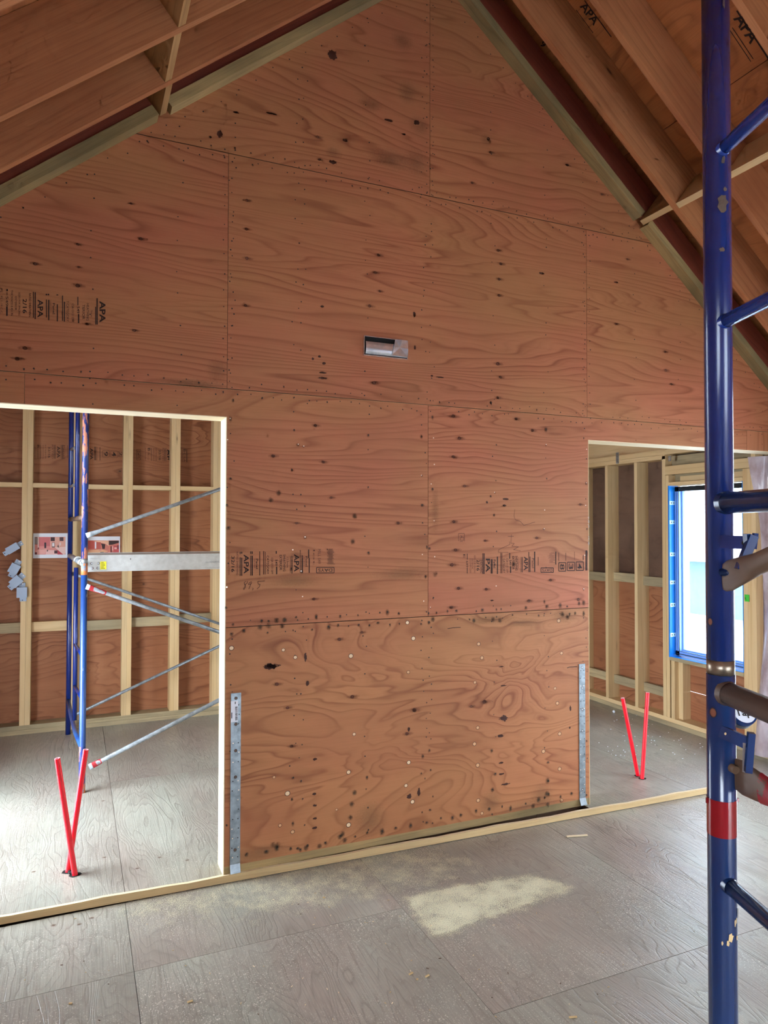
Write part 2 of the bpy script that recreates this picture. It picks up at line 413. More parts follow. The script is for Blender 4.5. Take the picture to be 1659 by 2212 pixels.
# strip that closes the edge of the raised floor (runs a little skew, as built)
def sy(x): return -.005-.0285*x
raised = MB()
def rquad(x0, x1, ya0, ya1, y1):   # slab with slanted front
    z0, z1 = .0, ZT
    uo = (random.uniform(0, 50), random.uniform(0, 50))
    P = [(x0, ya0), (x1, ya1), (x1, y1), (x0, y1)]
    raised.face([(x, y, z1) for x, y in P], 'floor', [(uo[0]+y, uo[1]+x) for x, y in P])
    for i in range(4):
        a, b = P[i], P[(i+1) % 4]
        raised.face([(a[0], a[1], z0), (b[0], b[1], z0), (b[0], b[1], z1), (a[0], a[1], z1)], 'core', [(0, 0)]*4)
g = .0012
for i in range(5):
    cuts = [3.3] if i % 2 == 0 else [1.62, 3.3]
    a, b = sx[i]+g, sx[i+1]-g
    segs = []
    for (p, q, solid) in ((a, min(b, .05), 0), (max(a, .05), min(b, 2.27), 1), (max(a, 2.27), b, 0)):
        if q-p > .001: segs.append((p, q, solid))
    for p, q, solid in segs:
        st = .02
        y1 = cuts[0]-g
        if solid: rquad(p, q, .02, .02, y1)
        else: rquad(p, q, sy(p)+.012, sy(q)+.012, y1)
    if len(cuts) > 1: rquad(a, b, cuts[0]+g, cuts[0]+g, cuts[1])
raised.build('raised_floor_sheet', floor)

tb = MB()
n = 60; xs = [XL+.01+(4.12-XL-.01)*i/n for i in range(n+1)]
for i in range(n):
    a, b = xs[i], xs[i+1]
    za, zb = (ZT+.004+.0025*math.sin(a*9)+.0015*math.sin(a*41)), (ZT+.004+.0025*math.sin(b*9)+.0015*math.sin(b*41))
    fa, ba, fb, bb = sy(a)-.006, sy(a)+.012, sy(b)-.006, sy(b)+.012
    z0 = .003
    tb.face([(a, fa, z0), (b, fb, z0), (b, fb, zb), (a, fa, za)], 'strip', [(a, 0), (b, 0), (b, .04), (a, .04)])
    tb.face([(a, fa, za), (b, fb, zb), (b, bb, zb), (a, ba, za)], 'pale', [(a, .04), (b, .04), (b, .06), (a, .06)])
    tb.face([(b, bb, z0), (a, ba, z0), (a, ba, za), (b, bb, zb)], 'strip', [(a, 0), (b, 0), (b, .04), (a, .04)])
tag(tb.build('edge_board'), 'long pale wooden board edging the raised floor along the foot of the plywood wall', 'board')

# ------------------------------------------------------------------ gable wall
wall = empty('wall_gable', (0, 0, ZT), kind='structure')
T0, T1 = .012, .143
core = MB()
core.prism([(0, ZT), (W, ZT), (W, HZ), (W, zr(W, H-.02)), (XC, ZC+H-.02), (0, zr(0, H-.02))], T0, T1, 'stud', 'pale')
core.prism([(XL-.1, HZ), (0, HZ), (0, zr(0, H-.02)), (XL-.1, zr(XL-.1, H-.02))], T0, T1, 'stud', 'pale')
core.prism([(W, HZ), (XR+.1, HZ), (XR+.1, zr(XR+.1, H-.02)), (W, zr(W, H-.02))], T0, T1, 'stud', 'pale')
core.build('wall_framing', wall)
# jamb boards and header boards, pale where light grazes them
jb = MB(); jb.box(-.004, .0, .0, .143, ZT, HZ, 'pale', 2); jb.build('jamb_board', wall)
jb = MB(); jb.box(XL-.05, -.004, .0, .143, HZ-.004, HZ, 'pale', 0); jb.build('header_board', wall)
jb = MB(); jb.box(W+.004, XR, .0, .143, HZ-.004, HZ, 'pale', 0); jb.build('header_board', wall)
jb = MB(); jb.box(W, W+.004, .0, .143, ZT, HZ, 'stud', 2); jb.build('jamb_board', wall)
bp = MB(); bp.box(.0, W, .002, .012, ZT, .078, 'nailer', 0); bp.build('bottom_plate', wall)

gp = .0018
def sheet(poly, m='wall_ply', vert=False, name='plywood_sheet', edge='core'):
    b = MB(); b.prism(poly, 0.0, T0-.0005, m, edge, vert=vert); return b.build(name, wall)
g2 = gp/2
hr = H-.03
xr1 = 3.75
sh = {}
sh['low'] = sheet([(g2, .078), (W-g2, .078), (W-g2, S1-gp), (g2, S1-gp)], 'wall_ply_wild')
sh['midA'] = sheet([(0, S1+gp), (1.155-g2, S1+gp), (1.155-g2, S2-gp), (-.925+g2, S2-gp), (-.925+g2, HZ), (0, HZ)])
sh['midB'] = sheet([(1.155+g2, S1+gp), (W, S1+gp), (W, HZ), (xr1-g2, HZ), (xr1-g2, S2-gp), (1.155+g2, S2-gp)])
sh['midL'] = sheet([(XL, HZ), (-.925-g2, HZ), (-.925-g2, S2-gp), (XL, S2-gp)], vert=False)
sh['midR'] = sheet([(xr1+g2, HZ), (XR, HZ), (XR, S2-gp), (xr1+g2, S2-gp)], vert=True)
S3m = S3-gp; xa = XC-(ZC+hr-S3m)/SL; xb = XC+(ZC+hr-S3m)/SL
sh['upA'] = sheet([(XL, S2+gp), (-g2, S2+gp), (-g2, S3m), (xa, S3m), (XL, zr(XL, hr))])
sh['upB'] = sheet([(g2, S2+gp), (2.303-g2, S2+gp), (2.303-g2, S3m), (g2, S3m)])
sh['upC'] = sheet([(2.303+g2, S2+gp), (XR, S2+gp), (XR, zr(XR, hr)), (xb, S3m), (2.303+g2, S3m)])
S3p = S3+gp; xa = XC-(ZC+hr-S3p)/SL; xb = XC+(ZC+hr-S3p)/SL
sh['topA'] = sheet([(xa, S3p), (1.165-g2, S3p), (1.165-g2, zr(1.165-g2, hr))])
sh['topB'] = sheet([(1.165+g2, S3p), (xb, S3p), (XC, ZC+hr), (1.165+g2, zr(1.165+g2, hr))])
# dark spacer behind the seams
sp = MB(); sp.box(XL, XR, T0-.0004, T0+.0005, S2-.004, S2+.004, 'stud'); sp.box(XL+.2, XR-.2, T0-.0004, T0+.0005, S3-.004, S3+.004, 'hole')
sp.box(0, W, T0-.0004, T0+.0005, S1-.004, S1+.004, 'hole'); sp.build('seam_backing', wall)

# --- marks on the sheets: nail heads, knots, plugs, smears, stamps
E0 = -.0006
def wp(px, py, y=E0): return at_y(px, py, y)
def hit(x, z):
    if z > zr(x, -.0): return None
    if z < S1: return 'low' if 0.01 < x < W-.01 and z > .08 else None
    if z < S2:
        if x < -.925: return 'midL' if z > HZ else None
        if x < 0: return 'midA' if z > HZ else None
        if x < 1.155: return 'midA'
        if x < W: return 'midB'
        return ('midB' if x < xr1 else 'midR') if z > HZ else None
    if z < S3: return 'upA' if x < 0 else 'upB' if x < 2.303 else 'upC'
    return 'topA' if x < 1.165 else 'topB'
nails = {k: MB() for k in sh}; marks = {k: MB() for k in sh}
NN = (0, -1, 0)
def nail(x, z, shine=0, r=None, halo=0):
    k = hit(x, z)
    if not k: return
    r = r or random.uniform(.0028, .0042)
    nails[k].disc((x, E0, z), NN, (1, 0, 0), r, r, 'nailshine' if shine else 'nail', 8)
    if halo: marks[k].disc((x+random.uniform(-.003, .003), E0*.6, z-.003), NN, (1, 0, 0), random.uniform(.012, .02)*halo, random.uniform(.012, .024)*halo, 'stain', 14)
def jit(a): return random.uniform(-a, a)
for zz, halo in ((S1, .85), (S2, .35), (S3, .35)):
    x = XL
    while x < XR:
        for dz in (-.028, .028):
            if random.random() < .85: nail(x+jit(.02), zz+dz+jit(.012), 0, None, halo*random.uniform(.4, 1.2) if random.random() < (.8 if zz == S1 else .3) else 0)
        x += .062
x = .03
while x < W:
    nail(x+jit(.02), .118+jit(.014), 0, .004, random.uniform(.5, 1.2)); x += .085
cols = [.02, .36, .41, .77, 1.13, 1.18, 1.60, 1.98, 2.28]
for c in cols:
    z = .12
    while z < 5:
        e = (1.1 < c < 1.2) or c < .03 or c > 2.25
        if random.random() < .8:
            mid = S1 < z < S2
            nail(c+jit(.02), z+jit(.03), shine=(mid and random.random() < .3), halo=(random.uniform(.3, .9) if (z < .5 or mid and random.random() < .45) else 0))
        z += .075 if e else .11
for c in (-1.45, -1.05, -.64, -.24, 2.7, 3.1, 3.5, 3.9):
    z = HZ+.02
    while z < 4.5: nail(c+jit(.015), z+jit(.03)); z += .14
for k in ((489, 1), (1268, 1)):
    z = S2
    while z < S3:
        xx = 0.0 if k[0] == 489 else 2.303
        nail(xx-.02+jit(.006), z+jit(.02)); nail(xx+.022+jit(.006), z+jit(.02)); z += .085
z = S3
while z < 5: nail(1.165-.02, z+jit(.02)); nail(1.165+.02, z+jit(.02)); z += .08
# rake edge nails
x = -1.3
while x < 3.9: nail(x, zr(x, -.06)+jit(.02)); x += .09

def mark(px, py, kind, rpx=5, rpy=None):
    p = wp(px, py); k = hit(p.x, p.z)
    if not k: return
    d = (p-CO).dot(_f)/CF; rx = rpx*d*1.08; rz = (rpy or rpx)*d
    marks[k].disc((p.x, E0, p.z), NN, (1, 0, 0), rx, rz, kind, 20)
# round plugs on the lower sheet (pale) and knots elsewhere
for px, py, r in [(500,1400,5.5),(612,1404,4),(638,1420,4.5),(758,1417,5.5),(880,1345,4.5),(893,1379,5),(753,1668,5),(621,1714,6),(753,1782,5.5),(883,1647,4.8),(877,1697,4.3),(891,1732,5),(765,1586,4)]: mark(px, py, 'plugpale', r)
for px, py, r in [(632,1797,4.6),(605,1783,4),(882,1452,4),(592,1679,3.4),(727,1749,3),(1041,1421,4.5),(1034,1391,4.5),(1213,1411,4),(1026,1474,3.6),(1199,1487,3.6),(1032,1611,4.2) if 0 else (1032,1572,4.2),(1025,1607,4.6),(1032,1653,5),(1033,1729,4.6),(1041,1757,4.2),(1204,1519,4.2),(1209,1585,4.5),(1174,1623,4.8),(1209,1661,4.5),(1213,1729,4.2),(1207,1341,4.6)]: mark(px, py, 'plug', r)
for px, py, r in [(598,1478,3.6),(621,1529,3.3),(761,1505,4),(895,1534,4.4),(630,1612,3.4),(879,1585,3.6),(733,1381,3.4),(1047,1516,4.4),(1018,1526,2.6),
                  (304,516,3.6),(168,528,2.8),(169,577,2.4),(76,570,3.4),(168,617,4),(283,440,2.4) ,(37,775,4),(54,752,4),(290,714,3),(188,700,3),(533,558,3.4),(810,589,3),(820,629,2.6),(817,551,3.2),(808,827,3.6),(798,661,3.4),(1075,786,3.6),(1076,541,3),(1082,570,3),(1078,603,3),(1078,638,3),(1081,815,3),(1075,859,3),(533,433,3),(532,495,3),(530,660,3),(690,345,2.6),(686,296,3),
                  (979,899,4),(992,947,3.6),(979,987,3.4),(681,919,3),(698,998,3),(976,1220,4),(990,1271,3.4),(1050,1273,3),(984,1188,3.4),(1189,1253,3),(1249,1295,3.2),(1142,1298,3.2),(975,1312,3.6),(1159,1162,2.8),(1048,1168,2.4),(980,1127,3.2),(678,1294,3),(782,1366,2.6),(1003,1050,3),(1150,930,3),(1115,905,3.4),(1253,1090,2.6),(590,985,3.4),(640,1130,2.6),(715,1075,2.6),(860,1130,3),(1438,800,3),(1436,760,2.6),(1330,700,2.6),(1450,830,2.6),(1355,560,2.4),(1300,420,2.4),(1020,395,2.6),(1060,330,2.8)]:
    mark(px, py, 'knot', r)
    mark(px+2, py, 'kstain', r*4.2, r*1.4)
for px, py, rx, ry in [(718,118,15,16),(718,350,13,6),(900,265,10,7),(746,303,7,4),(510,243,9,3),(585,245,16,3),(590,1438,24,7),(582,1440,18,10),(1088,1552,13,9),(1082,1590,11,5),(1083,1648,9,3),(1083,1672,9,3),(1083,1440,9,2),(1088,1481,10,2),(1092,1694,14,3),(700,785,5,4),(697,817,16,3),(698,805,14,3),(676,775,4,4),(695,662,6,4),(1055,300,5,6),(1225,356,7,4),(1060,870,4,4),(933,812,5,3),(950,815,12,2),(895,680,4,9),(896,750,4,6),(872,290,7,3),(660,1420,4,14),(664,1475,5,8),(680,1640,6,4),(680,1715,6,4),(680,1740,6,4),(680,1768,6,4),(680,1788,7,4),(883,1577,4,7),(905,1712,5,12),(884,1720,8,8),(1232,1530,3,9),(1231,1572,3,4),(1063,1297,8,2.5),(475,290,9,12),(690,770,4,4),(1092,1078,10,3),(1090,1092,6,3),(1052,1085,3,4),(1060,1072,3,3),(840,260,14,4),(455,296,4,5),(1170,590,9,3),(1330,610,8,2)]:
    mark(px, py, 'tar', rx, ry)
for px, py, rx, ry in [(870,90,28,22),(880,200,24,30),(905,270,26,22),(850,345,60,26),(800,225,30,16),(900,350,34,34),(835,345,40,14),(1050,302,16,14),(470,800,26,30),(440,830,60,12),(400,826,60,10),(720,330,20,14),(640,1200,16,10),(640,1255,60,16),(560,1845,80,22),(800,1770,40,46),(620,1850,50,14),(1150,1745,90,26),(1220,1330,40,20),(1060,1338,70,12),(600,1340,70,12),(1130,1345,60,10),(870,1240,80,16),(1170,1720,30,30),(1060,1735,30,30),(940,1100,10,60)]:
    mark(px, py, 'grstain', rx, ry)
for px, py in [(1065,1338),(1080,1340),(935,1338),(1215,1327),(1226,1333),(1183,1686),(1181,1715),(1183,1738),(1152,1741),(1167,1743),(562,1355) ,(610,1352),(580,1352),(760,1737),(766,1712),(757,1766),(740,1802),(745,1815),(600,1825),(690,1828),(661,1832),(590,1825),(940,1240),(1110,1219),(602,1065),(585,1080),(766,1115),(762,1170),(597,1340)]:
    mark(px, py, 'stain', 6.5, 7.5)
# handwriting
def stroke(k, pts, w=.0011, m='pencil'):
    P = [wp(a, b) for a, b in pts]
    for a, b in zip(P[:-1], P[1:]):
        d = (b-a); 
        if d.length < 1e-5: continue
        nrm = V((-d.z, 0, d.x)).normalized()*w
        marks[k].face([a-nrm, b-nrm, b+nrm, a+nrm], m, [(0, 0)]*4)
def z2(x0, y0, sc, pts): return [(x0+a/sc, y0+b/sc) for a, b in pts]
q1 = lambda pts: z2(480, 1170, 5.925, pts)
stroke('midA', q1([(300,505),(280,530),(300,560),(268,608)]), .0013); stroke('midA', q1([(320,505),(318,535),(285,550),(300,580),(275,618)]), .0013)
stroke('midA', q1([(375,510),(345,530),(335,550),(360,548),(378,520),(340,607)]), .0013); stroke('midA', q1([(390,590),(396,605),(385,622)]), .0013)
stroke('midA', q1([(545,503),(455,510),(460,545),(485,545),(475,580),(445,605)]), .0013)
q2 = lambda pts: z2(980, 1140, 5.53, pts)
stroke('midB', q2([(60,160),(58,70),(128,68),(130,160)])); stroke('midB', q2([(75,165),(110,163)]))
stroke('midB', q2([(80,95),(100,100),(85,118),(118,112),(120,150),(75,148),(85,118)]))
stroke('midB', q2([(648,103),(718,102)])); stroke('midB', q2([(692,80),(683,185),(725,188),(695,220),(775,228),(715,262),(800,275)]))
stroke('midB', q2([(668,165),(672,200),(540,260),(533,292),(655,295)]))
q3 = lambda pts: z2(900, 1100, 4.1475, pts)
stroke('midB', q3([(880,0),(872,60),(885,95),(930,110),(960,145),(1010,130),(1060,115)]))
stroke('low', q3([(278,1070),(330,1062),(395,1058)]), .0018, 'ink'); stroke('low', [(1225,1443),(1230,1441),(1247,1440)], .002, 'ink')
stroke('topB', [(1170,120),(1180,124)])
# grade stamps ------------------------------------------------
def stampv(b, frame, items):
    """frame maps pixels to points; text reads downward, letter tops to the right"""
    for it in items:
        px, y0, y1, txt, mm = it[:5]
        if txt == '|':
            w = it[5]; P = [frame(px-w, y0), frame(px+w, y0), frame(px+w, y1), frame(px-w, y1)]
            b.face([P[0], P[3], P[2], P[1]], mm, [(0, 0)]*4)
        else:
            h = it[5]; a = frame(px, y0); c = frame(px, y1); rgt = frame(px+h, y0)
            b.text(txt, a, c-a, rgt-a, mm, size=(rgt-a).length*1.5, length=(c-a).length, bold=it[6] if len(it) > 6 else 0)
def boxed(b, frame, x0, y0, x1, y1, txt, mode, w=.9, mm='ink'):
    for (a, c) in (((x0, y0), (x1, y0)), ((x1, y0), (x1, y1)), ((x1, y1), (x0, y1)), ((x0, y1), (x0, y0))):
        P = frame(*a); Q = frame(*c); d = (Q-P).normalized(); nn = (frame(x1, y0)-frame(x0, y0)).normalized()
        n3 = (frame(x0, y1)-frame(x0, y0)).normalized(); k = (frame(x0+w, y0)-frame(x0, y0)).length*.8
        o = n3 if abs(d.dot(nn)) > .5 else nn
        b.face([P-o*k, Q-o*k, Q+o*k, P+o*k], mm, [(0, 0)]*4)
    ww, hh = x1-x0, y1-y0
    if mode == 'down':      # upside down
        a = frame(x1-ww*.1, y0+hh*.22); c = frame(x0+ww*.1, y0+hh*.22); up = frame(x1-ww*.1, y0+hh*.8)-a
        b.text(txt, a, c-a, up, mm, size=up.length*1.4, length=(c-a).length, bold=.01)
    elif mode == 'cw':
        a = frame(x0+ww*.2, y0+hh*.15); c = frame(x0+ww*.2, y1-hh*.15); rg = frame(x1-ww*.2, y0+hh*.15)-a
        b.text(txt, a, c-a, rg, mm, size=rg.length*1.4, length=(c-a).length, bold=.01)
ws = lambda px, py: wp(px, py, E0)
def stamp_block(k, c, items, boxes=()):
    b = MB(); stampv(b, ws, items)
    for bx in boxes: boxed(b, ws, *bx)
    o = b.build('grade_stamp', sh[k]); return o
I, J = 'ink', 'inkfaint'
def c1(x): return 480+x/5.925
def r1(y): return 1170+y/5.925
stamp_block('midA', None, [
 (c1(75), r1(150), r1(430), 'STRUCTURAL PANEL', J, 3.2), (c1(118), r1(185), r1(390), '32/16', I, 6.2, .015), (c1(183), r1(130), r1(430), 'RATED SHEATHING', J, 3.6, .01),
 (c1(230), r1(130), r1(160), '|', I, .8), (c1(230), r1(200), r1(438), '|', I, .8), (c1(250), r1(130), r1(155), '|', I, 1.), (c1(250), r1(205), r1(438), '|', I, 1.),
 (c1(278), r1(165), r1(410), 'APA', I, 10, .02), (c1(366), r1(125), r1(158), '|', I, 1.), (c1(366), r1(180), r1(435), '|', I, .8), (c1(385), r1(125), r1(158), '|', I, 1.), (c1(385), r1(180), r1(435), '|', I, 1.1),
 (c1(408), r1(215), r1(340), 'THICKNESS', J, 2.2), (c1(432), r1(220), r1(350), 'Panel', I, 4.5, .01), (c1(480), r1(125), r1(432), '|', J, 1.),
 (c1(532), r1(122), r1(420), '|', J, 1.1), (c1(553), r1(130), r1(420), '|', J, .6), (c1(570), r1(180), r1(415), 'CATEGORY', I, 4.6), (c1(628), r1(205), r1(415), 'CSA O121 DFP', I, 3.8),
 (c1(692), r1(120), r1(155), '|', I, 1.1), (c1(680), r1(228), r1(308), '549', I, 4.4, .01), (c1(697), r1(320), r1(418), '|', I, 1.2),
 (c1(735), r1(170), r1(365), 'EXTERIOR', I, 4.8, .01), (c1(782), r1(165), r1(380), 'SHEATHING', I, 4.6, .01), (c1(825), r1(200), r1(330), '12.5mm', I, 4),
 (c1(873), r1(190), r1(400), '|', J, .6), (c1(893), r1(185), r1(408), '|', I, .9), (c1(922), r1(160), r1(385), 'APA', I, 10, .02), (c1(1000), r1(108), r1(400), '|', I, .6), (c1(1022), r1(170), r1(402), '|', I, .8), (c1(1030), r1(180), r1(402), '|', I, .5),
 (c1(1042), r1(200), r1(310), 'THICKNESS', J, 2.0), (c1(1065), r1(190), r1(318), 'Panel', I, 4.6), (c1(1107), r1(100), r1(210), '|', I, 1.), (c1(1113), r1(212), r1(400), '|', I, 1.),
 (c1(1165), r1(105), r1(300), 'lot', J, 3.5), (c1(1225), r1(95), r1(280), 'MILL 549', J, 6), (c1(1345), r1(90), r1(110), '|', I, .8)] +
 [(c1(1385+random.uniform(-6, 6)), r1(92+i*9), r1(96+i*9), '|', I, random.uniform(4, 8)) for i in range(21)] + [(c1(1395), r1(285), r1(289), '|', I, 8)],
 [(c1(1207), r1(330), c1(1432), r1(400), 'DAYS', 'down')])
def c2(x): return 980+x/5.53
def r2(y): return 1140+y/5.53
stamp_block('midB', None, [
 (c2(115), r2(318), r2(360), 'E', I, 4), (c2(162), r2(310), r2(380), '|', I, .6), (c2(150), r2(395), r2(470), '649', I, 4), (c2(162), r2(475), r2(545), '|', I, .6),
 (c2(190), r2(370), r2(540), '12.5 MM DFP', J, 3.2), (c2(215), r2(370), r2(490), 'EXTERIOR', J, 3.2), (c2(243), r2(330), r2(540), 'SIZED FOR SPACING', J, 3.4),
 (c2(275), r2(380), r2(515), '2/16', I, 6, .01), (c2(318), r2(378), r2(540), 'SHEATHING', I, 4.2, .01), (c2(350), r2(305), r2(552), '|', I, .8), (c2(364), r2(305), r2(552), '|', I, .9),
 (c2(385), r2(370), r2(532), 'PA', I, 8.5, .02), (c2(448), r2(375), r2(548), '|', I, .8), (c2(460), r2(375), r2(548), '|', I, 1.), (c2(475), r2(380), r2(480), 'Panel', I, 4.6, .01), (c2(523), r2(345), r2(552), '|', I, 1.1),
 (c2(562), r2(300), r2(545), '|', J, .6), (c2(575), r2(300), r2(545), '|', J, .9), (c2(588), r2(370), r2(540), 'CATEGORY', I, 4.8), (c2(628), r2(365), r2(538), 'CSA 0121 DFP', I, 4), (c2(670), r2(300), r2(370), '|', I, .9), (c2(665), r2(385), r2(450), '549', I, 4.4, .01), (c2(680), r2(460), r2(540), '|', I, 1.2),
 (c2(700), r2(340), r2(500), 'EXTERIOR', I, 4.4, .01), (c2(738), r2(335), r2(510), 'SHEATHING', I, 4.4, .01), (c2(765), r2(360), r2(480), '12.5mm', J, 3.8), (c2(805), r2(350), r2(533), '|', J, .6), (c2(819), r2(350), r2(533), '|', I, .8),
 (c2(840), r2(345), r2(508), 'APA', I, 8, .02), (c2(898), r2(290), r2(530), '|', I, .7), (c2(911), r2(345), r2(530), '|', I, .9), (c2(935), r2(365), r2(480), 'Panel', I, 4.6), (c2(968), r2(285), r2(528), '|', I, 1.1),
 (c2(1010), r2(350), r2(450), '|', J, .7), (c2(1220), r2(285), r2(440), '|', I, .9), (c2(1255), r2(295), r2(395), '|', J, .6), (c2(1340), r2(300), r2(395), '|', J, .6), (c2(1443), r2(285), r2(385), '|', J, .4), (c2(1548), r2(330), r2(385), '|', I, .8), (c2(1580), r2(270), r2(510), '|', I, 1.), (c2(1592), r2(270), r2(510), '|', I, .8)] +
 [(c2(1170+random.uniform(-14, 14)), r2(300+i*9), r2(303+i*9), '|', J, random.uniform(3, 8)) for i in range(14)],
 [(c2(1042), r2(480), c2(1192), r2(533), 'DAYS', 'down'), (c2(1255), r2(418), c2(1340), r2(518), '8', 'cw'), (c2(1358), r2(412), c2(1445), r2(512), '3', 'cw'), (c2(1463), r2(408), c2(1550), r2(510), '4', 'cw')])
def c3(x): return x/6.38
def r3(y): return 600+y/6.38
stamp_block('upA', None, [
 (c3(3), r3(150), r3(200), 'PS', I, 5), (c3(8), r3(250), r3(490), 'PS 1-19 C-C', I, 4), (c3(98), r3(155), r3(185), '|', I, 1.5), (c3(80), r3(200), r3(390), '=549', I, 5), (c3(95), r3(395), r3(525), '|', I, 1.6),
 (c3(150), r3(170), r3(520), 'THICKNESS 0.451 IN', I, 4.4), (c3(205), r3(260), r3(445), 'EXTERIOR', I, 4.2), (c3(255), r3(200), r3(520), 'SIZED FOR SPACING', I, 3.6), (c3(315), r3(290), r3(490), '2/16', I, 8, .01), (c3(400), r3(215), r3(540), 'RATED SHEATHING', I, 4.4, .01),
 (c3(460), r3(195), r3(550), '|', I, 1.), (c3(485), r3(200), r3(570), '|', I, 1.3), (c3(520), r3(300), r3(545), 'APA', I, 11, .02), (c3(640), r3(220), r3(242), '|', I, 1.6), (c3(668), r3(220), r3(242), '|', I, 1.6), (c3(640), r3(300), r3(548), '|', I, 1.), (c3(672), r3(305), r3(585), '|', I, 1.3),
 (c3(695), r3(340), r3(480), 'THICKNESS', J, 2.2), (c3(725), r3(350), r3(500), 'Panel', I, 5, .01), (c3(790), r3(230), r3(243), '|', I, 2), (c3(790), r3(365), r3(602), '|', I, 1.2), (c3(862), r3(245), r3(595), '|', I, .9), (c3(888), r3(330), r3(605), '|', I, 1.2),
 (c3(915), r3(320), r3(605), '7 CATEGORY', I, 5.2), (c3(990), r3(355), r3(610), 'CSA O121 DFP', I, 4.4), (c3(1073), r3(262), r3(380), '|', I, 1.), (c3(1062), r3(395), r3(490), '549', I, 5, .01), (c3(1083), r3(500), r3(625), '|', I, 1.4),
 (c3(1135), r3(370), r3(572), 'TERIOR', I, 5.4), (c3(1192), r3(355), r3(590), 'HEATHING', I, 5.2), (c3(1250), r3(450), r3(540), '5mm', J, 4), (c3(1318), r3(400), r3(645), '|', I, 1.), (c3(1338), r3(282), r3(645), '|', I, 1.4), (c3(1375), r3(320), r3(615), 'APA', I, 11.5, .03)])
for k in sh:
    if nails[k].f:
        o = nails[k].build('nail_heads', sh[k]); tag(o, kind='stuff')
    if marks[k].f:
        o = marks[k].build('knots_and_marks', sh[k]); tag(o, kind='stuff')

for base_ in ((1270, 1118), (1270, 1160)):
    b = MB()
    for k in range(4):
        p = wp(base_[0], base_[1]+k*5, -.002); q = p+V((.004+random.uniform(0, .006), -.003, jit(.012))); r_ = q+V((-.003, -.001, -.012))
        b.path([p, q, r_], .0012, 'white', 6)
    tag(b.build('frayed_string'), ('upper' if base_[1] < 1140 else 'lower')+' frayed white thread caught on the wall end by the window room', 'string')
# ------------------------------------------------------------------ duct opening in the wall
dx0, dx1, dz0, dz1 = wp(787, 0).x, wp(880, 0).x, None, None
dP = [wp(786, 726), wp(879, 738), wp(878, 776), wp(786, 766)]
duct = empty('duct_opening', (dP[0].x/2+dP[1].x/2, -.003, dP[2].z), label='rectangular shiny sheet metal duct set into a hole in the plywood wall', cat='duct')
d = MB(); x0, x1, z0, z1 = dP[0].x, dP[1].x, dP[2].z, dP[0].z
# dark back + rim
d.box(x0, x1, -.0035, -.0030, z0, z1, 'hole')
d.build('duct_cavity', duct)
d = MB()
n = 14; zm = z0+(z1-z0)*.05; rr = (z1-z0)*.62
pts = []
for i in range(n+1):
    a = math.pi*(i/n)*.62
    pts.append((-.004-.016*math.sin(a*1.2), zm+rr*(1-math.cos(a))*.78))
for i in range(n):
    (ya, za), (yb2, zb2) = pts[i], pts[i+1]
    d.face([(x0+.006, ya, za), (x1-.004, ya, za), (x1-.004, yb2, zb2), (x0+.006, yb2, zb2)], 'foil', [(0, 0)]*4, True)
d.build('curved_duct_wall', duct)
d = MB(); xm = x1-(x1-x0)*.2; zc = z0+(z1-z0)*.55
cr = [(x1-.004, z0+.006), (x1-.003, z1-.004), (xm-.03, z1-.004), (xm-.05, z0+.008)]
for i in range(4):
    a, b2 = cr[i], cr[(i+1) % 4]; mx, mz = (a[0]+b2[0])/2, (a[1]+b2[1])/2
    d.face([(a[0], -.021, a[1]), (mx, -.026, mz), (xm, -.0225, zc)], 'foil', [(0, 0)]*3)
    d.face([(mx, -.026, mz), (b2[0], -.021, b2[1]), (xm, -.0225, zc)], 'foil', [(0, 0)]*3)
d.build('creased_end_foil', duct)
d = MB()
for (a, b2, c, e) in ((x0-.003, x1+.003, z0-.004, z0+.001), (x0-.003, x0+.002, z0, z1), (x1-.002, x1+.003, z0, z1), (x0, x1, z1-.001, z1+.002)):
    d.box(a, b2, -.008, -.001, c, e, 'foil')
d.build('duct_rim', duct)

